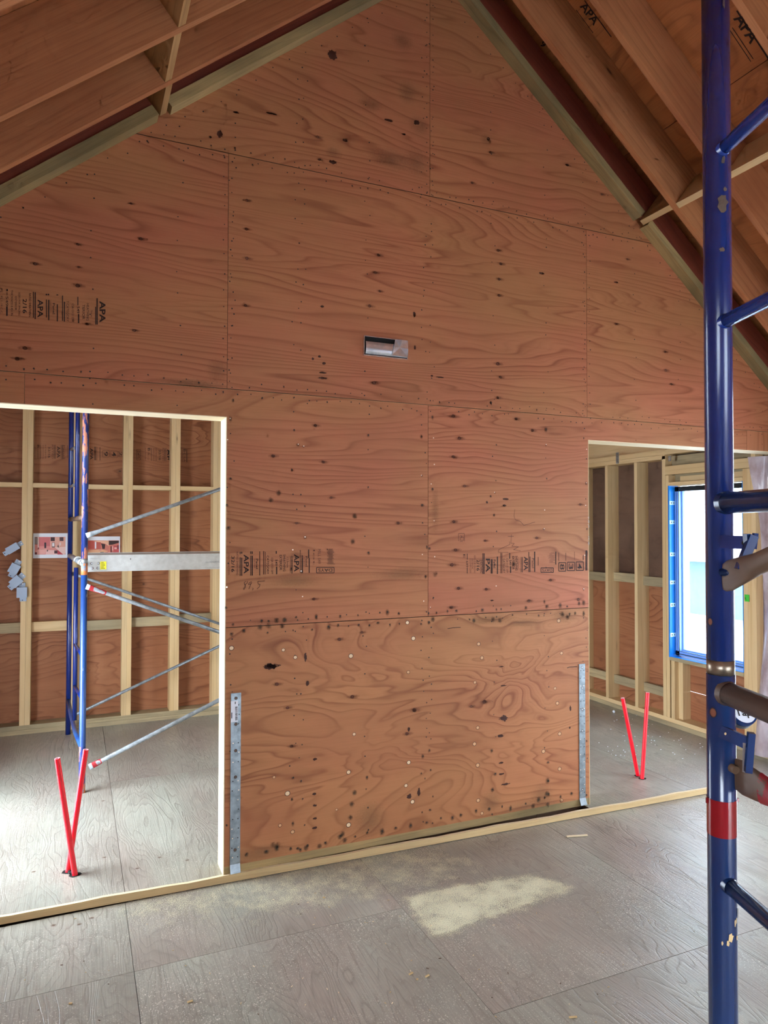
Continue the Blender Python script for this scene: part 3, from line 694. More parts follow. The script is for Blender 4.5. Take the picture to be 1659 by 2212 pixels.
# ------------------------------------------------------------------ hold-down straps on the wall
def strap(xa, ztop, w, holes, label, lab=False):
    o = empty('metal_strap', (xa+w/2, -.002, ZT), label=label, cat='metal strap')
    b = MB(); t0, t1 = -.0045, -.0012
    b.box(xa, xa+w, t0, t1, .085, ztop, 'strap')
    # kicked out foot
    P = [(t1, .085), (t0, .085), (-.022, ZT+.006), (-.018, ZT+.006)]
    zz = [(t0, .085), (-.0165, ZT+.011)]
    b.face([(xa, t0, .085), (xa, -.02, ZT+.010), (xa+w, -.02, ZT+.010), (xa+w, t0, .085)][::-1][::-1], 'strap', [(0, 0)]*4)
    b.face([(xa, t1, .085), (xa+w, t1, .085), (xa+w, -.0168, ZT+.010), (xa, -.0168, ZT+.010)], 'strap', [(0, 0)]*4)
    for xx in (xa, xa+w): b.face([(xx, t0, .085), (xx, -.02, ZT+.010), (xx, -.0168, ZT+.010), (xx, t1, .085)], 'strap', [(0, 0)]*4)
    b.build('strap_plate', o)
    b = MB(); z = .12; i = 0
    while z < ztop-.03:
        for dx in ((.18, .82) if i % 2 else (.24, .76)):
            if random.random() < .8: b.disc((xa+w*dx, t0-.0004, z), NN, (1, 0, 0), .0032, .0032, 'nailshine' if random.random() < .45 else 'nail', 8)
        z += .048; i += 1
    for z in holes:
        b.disc((xa+w*.5, t0-.0005, z), NN, (1, 0, 0), .0085, .0085, 'knot', 14); b.disc((xa+w*.5, t0-.0009, z), NN, (1, 0, 0), .006, .006, 'rusty' if lab else 'galv', 12)
    tag(b.build('strap_fixings', o), kind='stuff')
    if lab:
        a = wp(498.8, 1515, -.0052); c = wp(514, 1559, -.0052)
        b = MB(); b.box(a.x, c.x, -.0056, -.0050, c.z, a.z, 'white')
        z = a.z-.028
        while z > c.z+.008:
            h = random.choice((.0012, .002, .003)); b.box(a.x+.022, c.x-.002, -.0060, -.0056, z-h, z, 'nail'); z -= h+random.choice((.0015, .0025))
        b.box(a.x+.020, a.x+.024, -.006, -.0056, a.z-.016, a.z-.004, 'nail'); b.box(a.x+.003, a.x+.007, -.006, -.0056, c.z+.02, c.z+.05, 'nail')
        b.build('barcode_label', o)
    return o
pa, pb = at_y(499, 1700, 0).x, at_y(519.5, 1700, 0).x
strap(pa-.004, at_y(508, 1497, 0).z, .0515, [at_y(508, y, 0).z for y in (1508, 1564, 1621, 1678, 1835)], 'galvanised flat strap with a barcode label nailed up the plywood wall', True)
pa = at_y(1250.5, 1600, 0).x
strap(pa, at_y(1256, 1434, 0).z, .048, [at_y(1257, y, 0).z for y in (1441, 1486, 1532, 1578, 1705)], 'galvanised flat strap without a label nailed up the wall end beside the window room')

# ------------------------------------------------------------------ roof
roof = empty('ceiling', (XC, 0, ZC+H), kind='structure')
ct, st = math.cos(TH), math.sin(TH)
def slope_pt(side, s, h, y):       # s metres down the slope from the ridge
    x = XC+side*s*ct; return V((x, y, ZC+h-s*st))
LS = 3.75
for side in (1, -1):
    s0 = 0.0; k = 0
    edges = [0, .62, 1.84, 3.06, LS+.5]
    for a, b in zip(edges[:-1], edges[1:]):
        ycuts = [-6.5, -3.9+.6*(k % 2), -1.45+1.2*(k % 2) if side < 0 else -2.67+1.2*(k % 2), 1.2, 3.4]
        ycuts = sorted(set(ycuts))
        for ya, yb2 in zip(ycuts[:-1], ycuts[1:]):
            m = MB(); g = .002
            p = slope_pt(side, a+g, H, ya+g); dd = slope_pt(side, b-g, H, ya+g)-p
            nrm = V((side*st, 0, ct))
            m.obox(p, dd, (0, yb2-ya-2*g, 0), nrm*.015, 'roof_ply', grain=1)
            m.build('roof_sheathing', roof)
        k += 1
cap = MB()
for side in (1, -1):
    p = slope_pt(side, 0, H, -6.5)+V((side*st, 0, ct))*.02
    cap.obox(p, slope_pt(side, LS+.6, H, -6.5)-slope_pt(side, 0, H, -6.5), (0, 10, 0), V((side*st, 0, ct))*.05, 'hole')
cap.build('roof_underlay', roof)
# roof stamps
def on_roof(px, py): return at_plane(px, py, (SL, 0, 1), ZC+H-.0015+SL*XC)
b = MB()
def roof_text(px, py, txt, sz, m='ink', bold=.02):
    p = on_roof(px, py); b.text(txt, p, V((ct, 0, -st)), V((0, -1, 0)), m, size=sz, bold=bold)
roof_text(1584, 40, 'APA', .085)
for dx, dy, L, w in ((1590, 24, .30, .004), (1597, 18, .30, .003), (1581, 60, .2, .002), (1576, 66, .2, .002)):
    p = on_roof(dx, dy); dv = V((ct, 0, -st)); uy = V((0, -1, 0))
    b.face([p, p+dv*L, p+dv*L+uy*w*2, p+uy*w*2], 'ink', [(0, 0)]*4)
roof_text(1252, 14, 'APA', .07); roof_text(1166, 96, '9', .06)
for dx, dy, L, w in ((1262, 2, .25, .003), (1244, 22, .16, .002)):
    p = on_roof(dx, dy); dv = V((ct, 0, -st)); uy = V((0, -1, 0))
    b.face([p, p+dv*L, p+dv*L+uy*w*2, p+uy*w*2], 'ink', [(0, 0)]*4)
b.build('grade_stamp', roof)
# ridge beam above the frame
rb = MB(); rb.box(XC-.045, XC+.045, -6.4, 3.2, ZC-.05, ZC+H-.03, 'red_beam', 1)
tag(rb.build('ridge_beam'), kind='structure')

def rafter(side, y, label, mat='rafter', w=.038, s0=.06, s1=LS, h0=0.0, h1=None, name='rafter', group='sloping roof rafters'):
    b = MB(); h1 = H-.003 if h1 is None else h1
    p0 = slope_pt(side, s0, h0, y); p1 = slope_pt(side, s1, h0, y); nrm = V((side*st, 0, ct))
    b.obox(p0, p1-p0, (0, w, 0), nrm*((h1-h0)*ct), mat, 0)
    o = b.build(name); return tag(o, label, 'rafter', group)
ys = [-.335, -.71, -1.29, -1.90, -2.50]
ordw = ['first', 'second', 'third', 'fourth', 'fifth']
for side in (1, -1):
    for i, y in enumerate(ys):
        rafter(side, y, f"reddish-brown rafter {'on the scaffold post side' if side > 0 else 'on the slope opposite the scaffold post'}, {ordw[i]} out from the gable wall", group=None)
rafter(1, -.040, 'dark red board against the gable wall on the scaffold side, above the weathered board', 'red_beam', .038, h0=.07, h1=.30, name='end_rafter', group=None)
rafter(-1, -.040, 'dark shadowed board against the gable wall opposite the scaffold side, above the greenish board', 'red_beam', .038, h0=.07, h1=.30, name='end_rafter', group=None)
# nailers following the rake, broken at the blocking
xbR, xbL = 2.715, -.315
def nailer(side, s0, s1, lab, tilt=0):
    b = MB(); nrm = V((side*st, 0, ct))
    n = 24
    p0 = slope_pt(side, s0, 0, -.076); p1 = slope_pt(side, s1, 0, -.076)
    b.obox(p0, p1-p0, (0, .075, 0), nrm*.05, 'nailer', 0)
    return tag(b.build('rake_nailer'), lab, 'board')
sR = (xbR-XC)/ct; sLf = (XC-xbL)/ct
nailer(1, .1, sR-.025, 'weathered pale board up the gable edge from the blocking towards the ridge, scaffold side')
nailer(1, sR+.045, LS, 'grey-green board down the gable edge below the blocking, scaffold side')
nailer(-1, .1, sLf-.03, 'stained greenish board along the gable edge above the blocking, opposite the scaffold side')
nailer(-1, sLf+.05, LS, 'stained greenish board along the gable edge below the blocking, opposite the scaffold side')
# blocking between rafters
def blocking(side, s, y0, y1, lab):
    b = MB(); nrm = V((side*st, 0, ct)); p = slope_pt(side, s, 0.004, y0); dv = slope_pt(side, s+.038, .004, y0)-p
    b.obox(p, dv, (0, y1-y0, 0), nrm*(.27), 'stud' if side > 0 else 'blockwood', 1)
    return tag(b.build('blocking_board'), lab, 'blocking')
gaps = [(-.297, -.04), (-.672, -.337), (-1.252, -.712), (-1.862, -1.292), ]
for side, s, nm in ((1, sR, 'on the scaffold side'), (-1, sLf, 'opposite the scaffold side')):
    for i, (a, b2) in enumerate(gaps):
        blocking(side, s+(.012 if i % 2 else 0), a, b2, f'short cross block between rafters {nm}, {ordw[i]} from the gable wall')

# ------------------------------------------------------------------ near room side and end walls (behind and beside the camera)
def wallbox(name, pieces, m='back_ply'):
    b = MB()
    for (x0, x1, y0, y1, z0, z1) in pieces: b.box(x0, x1, y0, y1, z0, z1, m)
    return tag(b.build(name), kind='structure')
TOPZ = 3.15
# west side wall, openings: near room y -4.6..-1.2, far room y -.. 1.5
XO = XL-.12
wallbox('wall_side', [(XO, XL, YN, -5.6, 0, TOPZ), (XO, XL, -5.6, -4.1, 2.1, TOPZ), (XO, XL, -4.1, .12, 0, TOPZ), (XO, XL, .12, 1.50, 2.45, TOPZ),
                      (XO, XL, 1.50, 3.4, 0, TOPZ), (XO, XL, -5.6, -4.1, 0, .9)])
wallbox('wall_end', [(XL, .4, YN-.12, YN, 0, 4.6), (2.2, XR, YN-.12, YN, 0, 4.6), (.4, 2.2, YN-.12, YN, 2.15, 5.4), (XL, XR, YN-.12, YN, 4.0, 5.4)])
wallbox('wall_window_near', [(XR+.14, XR+.16, YN, -2.0, 0, TOPZ), (XR+.14, XR+.16, -2.0, -.32, 2.15, TOPZ), (XR+.14, XR+.16, -.32, -.3, 0, TOPZ), (XR+.14, XR+.16, -.3, .2, 2.3, TOPZ)])

# ------------------------------------------------------------------ far room, back wall
bw = empty('wall_back', (0, YB, ZT), kind='structure')
def piece(name, parent, args, m, grain=None):
    b = MB(); b.box(*args, m, grain); return b.build(name, parent)
ZP = ZT+.076
for x0, x1 in ((XL-.1, .63), (.63, XR+.1)):
    for k in range(2): piece('bottom_plate', bw, (x0, x1, YB+(0.004 if k else 0), YB+.14, ZT+.038*k, ZT+.038*(k+1)-.001), 'grey_wood', 0)
bx = [-1.9, -.72, .50, 1.72, 2.94, 4.3]
sheets_b = []
for r, (z0, z1) in enumerate(((ZT, .915), (.918, 2.135), (2.138, 3.35), (3.353, 4.57))):
    for a, b2 in zip(bx[:-1], bx[1:]):
        sheets_b.append((r, a, piece('plywood_sheet', bw, (a+.001, b2-.001, YB+.142, YB+.155, z0, z1), 'back_ply', 0)))
sxs = [-1.085, -.69, -.277, .137, .52, .93, 1.33, 1.74, 2.15, 2.55, 2.96, 3.37, 3.77]
blk_prev = XL
for i, c in enumerate(sxs):
    for dx in (-.0405, .0005):
        piece('stud', bw, (c+dx, c+dx+.04, YB, YB+.14, ZP, 4.2 if abs(c-1.2) < 2.0 else 3.2), 'stud', 2)
    piece('blocking', bw, (blk_prev, c-.041, YB+.002, YB+.14, 2.128+jit(.006), 2.168+jit(.002)), 'stud', 0)
    z = .885+jit(.012)
    piece('blocking', bw, (blk_prev, c-.041, YB+.06, YB+.10, z, z+.085), 'grey_wood' if i != 1 else 'stud', 0)
    blk_prev = c+.042
# stamps on the back wall
fy = YB+.1412
fr = lambda px, py: at_y(px, py, fy)
def c4(x): return 60+x/4.608
def r4(y): return 940+y/4.608
b = MB()
def apa_block(xs0, ya, yb2, rev=False):
    L = yb2-ya
    stampv(b, fr, [(xs0, ya, yb2, 'CATEGORY', J, 2.4), (xs0+6, ya, ya+6, 'B', I, 5.), (xs0+6, ya+8, yb2-2, 'CSA O121', J, 2.4), (xs0+14, ya, yb2, '|', I, .35), (xs0+18, ya, yb2, 'SHEATHING', J, 2.4), (xs0+23, ya, yb2, 'EXTERIOR', J, 2.4),
                   (xs0+30, ya+4, yb2-2, '32/16', I, 4.4), (xs0+38, ya, yb2, 'RATED', J, 2.6), (xs0+43, ya, yb2, '|', I, .5), (xs0+45.5, ya, yb2, '|', I, .4), (xs0+49, ya+3, yb2-2, 'APA', I, 6.5, .01), (xs0+58.5, ya, yb2, '|', I, .4), (xs0+61.5, ya, yb2, '|', I, .7)])
apa_block(74, 961, 991)
stampv(b, fr, [(137, 962, 990, 'Panel', J, 3), (146, 962, 990, '|', I, .4), (190, 965, 993, '|', I, .4), (194.5, 968, 993, 'APA', I, 6.5, .015), (205.5, 965, 994, '|', I, .9), (209, 965, 994, '|', I, .4), (216, 966, 995, '|', I, .5)])
boxed(b, fr, c4(745), r4(155), c4(812), r4(218), '9', 'cw', .35); boxed(b, fr, c4(825), r4(157), c4(895), r4(220), '4', 'cw', .35); boxed(b, fr, c4(905), r4(158), c4(948), r4(215), '2', 'cw', .35)
boxed(b, fr, c4(1085), r4(143), c4(1122), r4(246), 'DAYS', 'cw', .4)
apa_block(313, 968, 996)
stampv(b, fr, [(c4(1388), r4(140), r4(250), 'AP', I, 6, .01), (c4(1530), r4(150), r4(265), 'CATEGORY', J, 2.6), (c4(1550), r4(140), r4(165), 'B', I, 5), (c4(1550), r4(175), r4(270), 'CSA', J, 4), (c4(1583), r4(140), r4(270), '|', I, .6)])
sb = [o for r, a, o in sheets_b if r == 2][1]
b.build('grade_stamp', sb)

# ------------------------------------------------------------------ far room, window wall
ww = empty('wall_window', (XR, 1.5, ZT), kind='structure')
XP = XR+.14
def wpx(px, py): return at_x(px, py, XR)
for k in range(2): piece('bottom_plate', ww, (XR+(.003 if k else 0), XP, -.4, YB+.1, ZT+.038*k, ZT+.038*(k+1)-.001), 'stud' if k else 'grey_wood', 1)
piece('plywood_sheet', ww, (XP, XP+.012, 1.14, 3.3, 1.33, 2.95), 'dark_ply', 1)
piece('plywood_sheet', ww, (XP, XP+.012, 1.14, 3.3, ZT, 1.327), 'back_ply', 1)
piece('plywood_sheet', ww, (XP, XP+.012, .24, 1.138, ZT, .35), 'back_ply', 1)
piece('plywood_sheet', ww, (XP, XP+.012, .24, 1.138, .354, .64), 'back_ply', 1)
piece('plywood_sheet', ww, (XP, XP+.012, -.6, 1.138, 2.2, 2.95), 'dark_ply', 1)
piece('plywood_sheet', ww, (XP, XP+.012, -.4, .238, ZT, 2.2), 'back_ply', 1)
for y in (3.03, 2.72, 2.31, 1.925, 1.525): piece('stud', ww, (XR, XP, y-.019, y+.019, ZP, 2.41), 'stud' if y != 1.925 else 'stud', 2)
# framing round the window
yL = 1.105; yR = .36
for y in (1.178,): piece('stud', ww, (XR, XP, y-.019, y+.019, ZP, 2.44), 'stud', 2)
for y in (1.139,): piece('stud', ww, (XR+.003, XP, y-.018, y+.019, ZP, 2.264), 'stud', 2)
for y in (1.11-.0,): pass
for y in (.341, .302, .263): piece('stud', ww, (XR+(.0 if y < .3 else .002), XP, y-.019, y+.019, ZP, 2.264 if y > .27 else 2.44), 'stud', 2)
piece('sill_board', ww, (XR-.004, XP, yR, yL+.015, .62, .652), 'grey_wood', 1)
for y in (1.086, .62): piece('cripple_stud', ww, (XR+.002, XP, y-.019, y+.019, ZP, .62), 'stud', 2)
piece('cripple_stud', ww, (XR+.05, XP, 1.05-.03, 1.067, ZP, .62), 'stud', 2)
piece('header_beam', ww, (XR-.002, XR+.04, .284, 1.158, 2.268, 2.345), 'stud', 1)
piece('header_beam', ww, (XR+.055, XR+.10, .36, 1.04, 2.205, 2.25), 'stud', 1)
piece('header_beam', ww, (XR, XP, .36, yL+.015, 2.168, 2.198), 'stud', 1)
piece('header_backing', ww, (XR+.08, XR+.10, .24, 1.16, 2.198, 2.44), 'grey_wood', 1)
piece('top_plate', ww, (XR, XP, 1.16, YB+.1, 2.412, 2.452), 'stud', 1)
piece('top_plate', ww, (XR+.002, XP, 1.16, YB+.1, 2.454, 2.498), 'stud', 1)
piece('top_plate', ww, (XR, XP, -.3, 1.157, 2.452, 2.494), 'stud', 1)
piece('roof_block', ww, (XR+.09, XP, -.3, YB+.1, 2.50, 3.0), 'stud', 1)
# middle and lower blocking
for (ya, yb2) in ((2.74, 3.01), (2.33, 2.70), (1.945, 2.29), (1.545, 1.905), (1.199, 1.505)):
    j = jit(.012)
    piece('blocking', ww, (XR+.07, XR+.108, ya, yb2, 1.262+j, 1.348+j), 'grey_wood', 1)
    j = jit(.01)
    piece('blocking', ww, (XR+.07, XR+.108, ya, yb2, .262+j, .345+j), 'grey_wood', 1)
# clips and nail-lines on the jack studs' blue membrane: window unit
win = empty('window_1', (XR+.1, (yL+yR)/2, .652), kind='structure')
yl, yr, zb, zt2 = 1.118, yR, .652, 2.168
GX = XR+.105
b = MB()   # blue membrane lining the rough opening
b.box(XR-.003, GX, yl-.004, yl, zb, zt2, 'bluetape'); b.box(XR-.003, GX, yr, yl, zb, zb+.004, 'bluetape'); b.box(XR-.003, GX, yr, yr+.004, zb, zt2, 'bluetape')
b.box(XR-.006, XR-.003, yl-.012, yl+.004, zb-.004, zt2, 'bluetape')
b.build('blue_flashing_membrane', win)
for py in (1086, 1128, 1198, 1259, 1308, 1373):
    p = wpx(1455, py); 
    b = MB(); z = p.z
    b.box(XR-.004, XR+.075, yl-.007, yl-.004, z-.017, z+.017, 'clip'); b.box(XR+.018, XR+.028, yl-.0078, yl-.007, z-.006, z+.006, 'nail'); b.box(XR+.045, XR+.053, yl-.0078, yl-.007, z-.006, z+.006, 'nail')
    b.build('fixing_clip', win)
b = MB(); fw = .04; fx0, fx1 = GX-.045, GX+.03
for (a, c, d0, e) in ((yl-.012-fw, yl-.012, zb+.012, zt2-.01), (yr+.01, yr+.01+fw, zb+.012, zt2-.01)): b.box(fx0, fx1, a, c, d0, e, 'winframe')
b.box(fx0, fx1, yr+.01, yl-.012, zb+.012, zb+.012+fw, 'winframe'); b.build('window_frame', win)
b = MB(); b.box(fx0, fx1, yr+.01, yl-.012, zt2-.01-fw, zt2-.008, 'winblack')
b.box(fx0-.002, fx0+.001, yl-.054, yl-.048, zb+.05, zt2-.05, 'winblack'); b.box(fx0-.002, fx0+.001, yl-.03, yl-.026, zb+.02, zt2-.02, 'winblack')
b.box(fx0-.002, fx0+.001, yr+.05, yl-.05, zb+.05, zb+.054, 'winblack'); b.box(fx0-.003, fx0+.001, yr+.02, yl-.02, zb+.024, zb+.03, 'winblack')
b.box(GX-.01, GX+.008, yl-.066, yl-.052, zb+.052, zt2-.05, 'winframe'); b.box(GX-.01, GX+.008, yr+.05, yl-.066, zb+.052, zb+.066, 'winframe'); b.build('glazing_bead', win)
b = MB(); b.box(GX+.0, GX+.004, yr+.05, yl-.066, zb+.06, zt2-.05, 'glass'); b.build('window_glass', win)
# plastic sheeting right of the window framing
b = MB(); n = 30
def pxw(u, v):
    return V((XR-.05+.025*math.sin(u*17+v*2.1)+.012*math.sin(u*41+v*5), .175-u, 2.345-v))
nv_ = 26
for i in range(n):
    for j in range(nv_):
        def q(i, j):
            u = i/n*.62; v = j/nv_*2.28
            e = .0
            if i == 0: e = .03*math.sin(v*3.1+1.)+.025*math.exp(-v*6)*2
            return pxw(u-e*1.0, v)
        b.face([q(i, j), q(i+1, j), q(i+1, j+1), q(i, j+1)], 'plastic', [(i/n, j/nv_)]*4, True)
tag(b.build('plastic_sheeting'), 'crumpled translucent plastic sheeting hanging beside the window framing behind the scaffold post', 'plastic sheet')
# hurricane ties + far room rafters on the window side
for y in (1.75, 1.13, 2.36, 2.97, .52):
    b = MB(); p0 = slope_pt(1, .06, 0, y); nrm = V((st, 0, ct)); p1 = slope_pt(1, LS+.15, 0, y)
    b.obox(p0, p1-p0, (0, .038, 0), nrm*(H-.003)*ct, 'stud', 0)
    tag(b.build('rafter'), 'pale rafter of the window room seen through the opening above the top plate', 'rafter', 'far room rafters above the window wall')
for px, (pya, pyb) in ((1334, (978, 1001)), (1447, (985, 996))):
    a = wpx(px-3, pya); c = wpx(px+3, pyb)
    b = MB(); yy0, yy1 = min(a.y, c.y), max(a.y, c.y)
    b.box(XR-.003, XR-.0005, yy0, yy1, min(c.z, 2.43), a.z, 'galv', 2)
    for k in range(4): b.disc((XR-.0036, (yy0+yy1)/2+jit(.006), c.z+.012+k*(a.z-c.z-.02)/4), (-1, 0, 0), (0, 1, 0), .004, .004, 'nailshine', 8)
    tag(b.build('metal_tie'), 'small galvanised tie plate on the top plate '+('over the studs near the wall end' if px < 1400 else 'above the window header'), 'metal tie')
# green tag on the framing
a = wpx(1609, 1284); c = wpx(1619, 1300)
b = MB(); b.box(XR-.004, XR-.0022, c.y, a.y, c.z, a.z, 'green')
b.text('R.', (XR-.0044, a.y-.002, c.z+.012), (0, -1, 0), (0, 0, 1), 'nail', size=.03)
tag(b.build('green_tag'), 'small bright green tag stapled on the studs beside the window', 'tag')

# ------------------------------------------------------------------ red pipe stubs
def pipe(base, top, label, ybase, ytop, r=.0135):
    p = at_z(base[0], base[1], ZT); p1 = at_y(top[0], top[1], ytop)
    o = empty('red_pipe', p, label=label, cat='pipe')
    b = MB(); b.tube(p-(p1-p)*.01, p1, r, 'pipe', seg=24, cap=False); b.tube(p1, p+(p1-p)*.93, r*.8, 'pipeend', seg=20, cap=False)
    dd = (p1-p).normalized()
    x = dd.cross(V((0, 0, 1))).normalized(); y = dd.cross(x)
    for k in range(24):
        a0, a1 = 2*math.pi*k/24, 2*math.pi*(k+1)/24
        f = lambda a, rr: p1+x*math.cos(a)*rr+y*math.sin(a)*rr
        b.face([f(a0, r*.8), f(a0, r), f(a1, r), f(a1, r*.8)][::-1], 'pipeend', [(0, 0)]*4)
    b.build('pipe_tube', o)
    b = MB()
    rim = []
    for k in range(16):
        a = 2*math.pi*k/16; rim.append((p.x+math.cos(a)*(.028+jit(.006)), p.y+math.sin(a)*(.024+jit(.004)), ZT+.0012))
    b.face(rim, 'hole', [(0, 0)]*16)
    b.build('floor_hole', o)
    return o
pipe((162, 1890), (123.5, 1638), 'red plastic pipe stub leaning away from the scaffold, its top beside the scaffold post base', .3, .30)
pipe((147, 1883), (185.5, 1619), 'red plastic pipe stub crossing over its twin, its top in front of the scaffold post', .3, .34)
pipe((1378, 1676), (1345, 1508), 'red plastic pipe stub tilted towards the solid wall, in the window room', .3, .27)
pipe((1387, 1682), (1399, 1496), 'near-upright red plastic pipe stub in the window room, taller of that pair', .3, .22)
b = MB()
for k in range(7):
    p = at_z(148+k*2.2+jit(1), 1889+jit(3), ZT+.004); b.obox(p, (.012+jit(.004), .004, .002), (-.003, .01, .001), (0, .001, .007), 'hole_dark')
tag(b.build('pipe_debris'), 'crumbs of black foam and wire round the crossing red pipes', 'debris', kind='stuff')

# ------------------------------------------------------------------ scaffold in the far room
A = V((-.643, 1.49, ZT)); Bp = V((-.742, 2.96, ZT))
A.x = at_y(177.5, 1650, 1.49).x; Bp.x = at_y(149, 1400, 2.96).x
def up(p, z): return V((p.x, p.y, z))
scf = empty('scaffold_tower', (A.x, 2.2, ZT), label='worn blue tube scaffold frame standing in the far room behind the wide opening', cat='scaffold')
rA = .0205
def zA(py, y=1.49): return at_y(177, py, y).z
zc = zA(1222)
b = MB(); b.tube(A, up(A, zA(1700)), rA, 'orange'); b.tube(up(A, zA(1700)), up(A, zA(1612)), rA, 'flaked'); b.tube(up(A, zA(1612)), up(A, zA(1242)), rA, 'worn_blue'); b.tube(up(A, zA(1242)), up(A, zA(1217)), rA*1.01, 'orange')
b.build('lower_post', scf)
b = MB(); b.tube(up(A, zA(1217)), up(A, zA(1207)), rA*1.06, 'galv'); b.build('coupling_collar', scf)
b = MB(); b.tube(up(A, zA(1207)), up(A, 3.3), rA, 'flaked'); b.build('upper_post', scf)
b = MB(); b.tube(Bp, up(Bp, at_y(150, 1206, 2.96).z), rA, 'blue'); b.build('lower_post', scf)
b = MB(); b.tube(up(Bp, at_y(150, 1206, 2.96).z), up(Bp, 3.5), rA, 'blue'); b.build('upper_post', scf)
def mixp(t, z): p = A.lerp(Bp, t); return V((p.x, p.y, z))
ti = .50
def zi(py): return at_y(166, py, mixp(ti, 0).y).z
b = MB(); b.tube(mixp(ti, zi(1120)), mixp(ti, 3.3), .0165, 'blue'); b.build('ladder_rail', scf)
b = MB(); b.tube(mixp(ti, zi(1555)), mixp(ti, zi(1226)), .0165, 'blue'); b.build('ladder_rail', scf)
for py in (965, 1045): 
    b = MB(); b.tube(mixp(ti, zi(py)), mixp(1, at_y(153, py+6, 2.96).z), .012, 'brace'); b.build('rung', scf)
b = MB(); b.tube(mixp(0, zA(1118)), mixp(1, zA(1118)+.0), .0185, 'rusty'); b.build('cross_tube', scf)
b = MB(); b.tube(mixp(0, zA(1222)+.01), mixp(1, zA(1222)+.01), .021, 'brace'); b.build('bearer_tube', scf)
for z0, z1 in ((1420, 1392), (1512, 1482)):
    b = MB(); b.tube(mixp(0, zA(z0)), mixp(ti, zi(z1)), .013, 'blue'); b.build('rung', scf)
b = MB()
pts = [mixp(1, at_y(149, 1512, 2.96).z), mixp(.8, at_y(155, 1545, 2.6).z), mixp(.45, at_y(163, 1585, 2.1).z), mixp(0, zA(1617))]
b.path(pts, .0165, 'worn_blue', 12); b.build('bottom_strut', scf)
# braces
def brace(name, p, q, r, label, par=None, m='brace', red=None):
    p, q = V(p), V(q); dd = (q-p).normalized()
    b = MB(); b.path([p-dd*.002, p+dd*.03, p+dd*.08, q], [r, r, r, r], m, 14, True, [(.3, 1.4), (.3, 1.4), (1, 1), (1, 1)])
    o = b.build(name)
    if label: tag(o, label, 'brace')
    if red:
        b = MB(); b.path([p+dd*.02, p+dd*.06, p+dd*red], [r*1.02]*3, 'redpaint', 14, False, [(.36, 1.42), (.6, 1.25), (1.03, 1.03)]); b.build('red_paint_mark', o)
    return o
yf, yb3 = 1.49-.03, 2.96+.03
P2 = lambda px, py, y: at_y(px, py, y)
def ext(p, q, t): return p+(q-p)*t
for (a, c, y, r, lab, red, tt) in (
    ((187, 1157), (480, 1055), yf, .0125, 'grey steel cross brace rising from above the scaffold plank', None, 1.9),
    ((187, 1267), (476, 1366), yf, .0135, 'pale steel cross brace with a red end, sloping down from below the scaffold plank', .13, 1.45),
    ((193, 1657), (470, 1514), yf, .0145, 'pale steel cross brace with a red end, rising from the foot of the scaffold', .08, 1.9),
    ((150, 1237), (476, 1348), yb3, .0125, 'dark thin cross brace sloping down on the back of the scaffold', None, 1.3),
    ((148, 1551), (475, 1395), yb3, .0125, 'thin cross brace rising on the back of the scaffold behind the post', None, 1.5)):
    p = P2(*a, y); q = ext(p, P2(*c, y), tt)
    brace('cross_brace', p, q, r, lab, red=red)
# aluminium plank
plk = empty('scaffold_plank', (.4, 1.8, zA(1215)), label='grey aluminium walk plank hooked on the scaffold tubes with a yellow label', cat='plank')
zt_, zb_ = P2(330, 1197.5, yf+.10).z, P2(330, 1231, yf+.10).z
px0, px1 = P2(190, 1200, yf+.10).x, P2(190, 1200, yf+.10).x+2.1
yp0 = yf+.10; yp1 = yp0+.48
b = MB(); b.box(px0, px1, yp0, yp0+.004, zb_, zt_-.02, 'alu'); b.box(px0, px1, yp0-.006, yp0+.02, zt_-.02, zt_, 'alu'); b.box(px0, px1, yp0-.006, yp0+.02, zb_-.004, zb_+.004, 'alu')
for xx in (px0+.025, px0+.065): 
    for zz in (zb_+.02, zb_+.052): b.disc((xx+jit(.004), yp0-.0008, zz), NN, (1, 0, 0), .009, .009, 'knot', 14); b.disc((xx, yp0-.0012, zz), NN, (1, 0, 0), .007, .007, 'galv', 12)
b.box(px0+.27, px0+.274, yp0-.0008, yp0, zt_-.036, zt_-.024, 'nail'); b.text('ALUMINUM PLANK', (px0+.78, yp0-.001, zb_+.042), (1, 0, 0), (0, 0, 1), 'brace', size=.016)
b.build('side_rail', plk)
b = MB(); b.box(px0, px1, yp1, yp1+.004, zb_, zt_, 'alu'); b.build('side_rail', plk)
b = MB(); b.box(px0, px1, yp0, yp1, zt_-.012, zt_-.004, 'alu'); b.build('deck_board', plk)
for yy in (yp0+.05, yp1-.03):
    b = MB(); zz = zA(1222)+.01; pts = []
    xx = A.lerp(Bp, (yy-1.49)/1.47).x
    for k in range(9):
        a = math.pi*(-.1+1.15*k/8); pts.append((xx-.0+.027*math.cos(a), yy, zz+.027*math.sin(a)))
    b.path([(px0+.05, yy, zz+.0)] + pts, .0075, 'alu', 10); b.build('hook', plk)
lb0, lb1 = P2(216.5, 1213, yp0), P2(229.5, 1231, yp0)
b = MB(); b.box(lb0.x, lb1.x, yp0-.0045, yp0-.0002, lb1.z+.004, lb0.z, 'yellow')
for k in range(5): b.box(lb0.x+.006, lb1.x-.006-random.uniform(0, .01), yp0-.005, yp0-.0045, lb0.z-.010-k*.0095, lb0.z-.007-k*.0095, 'nail')
b.build('yellow_label', plk)

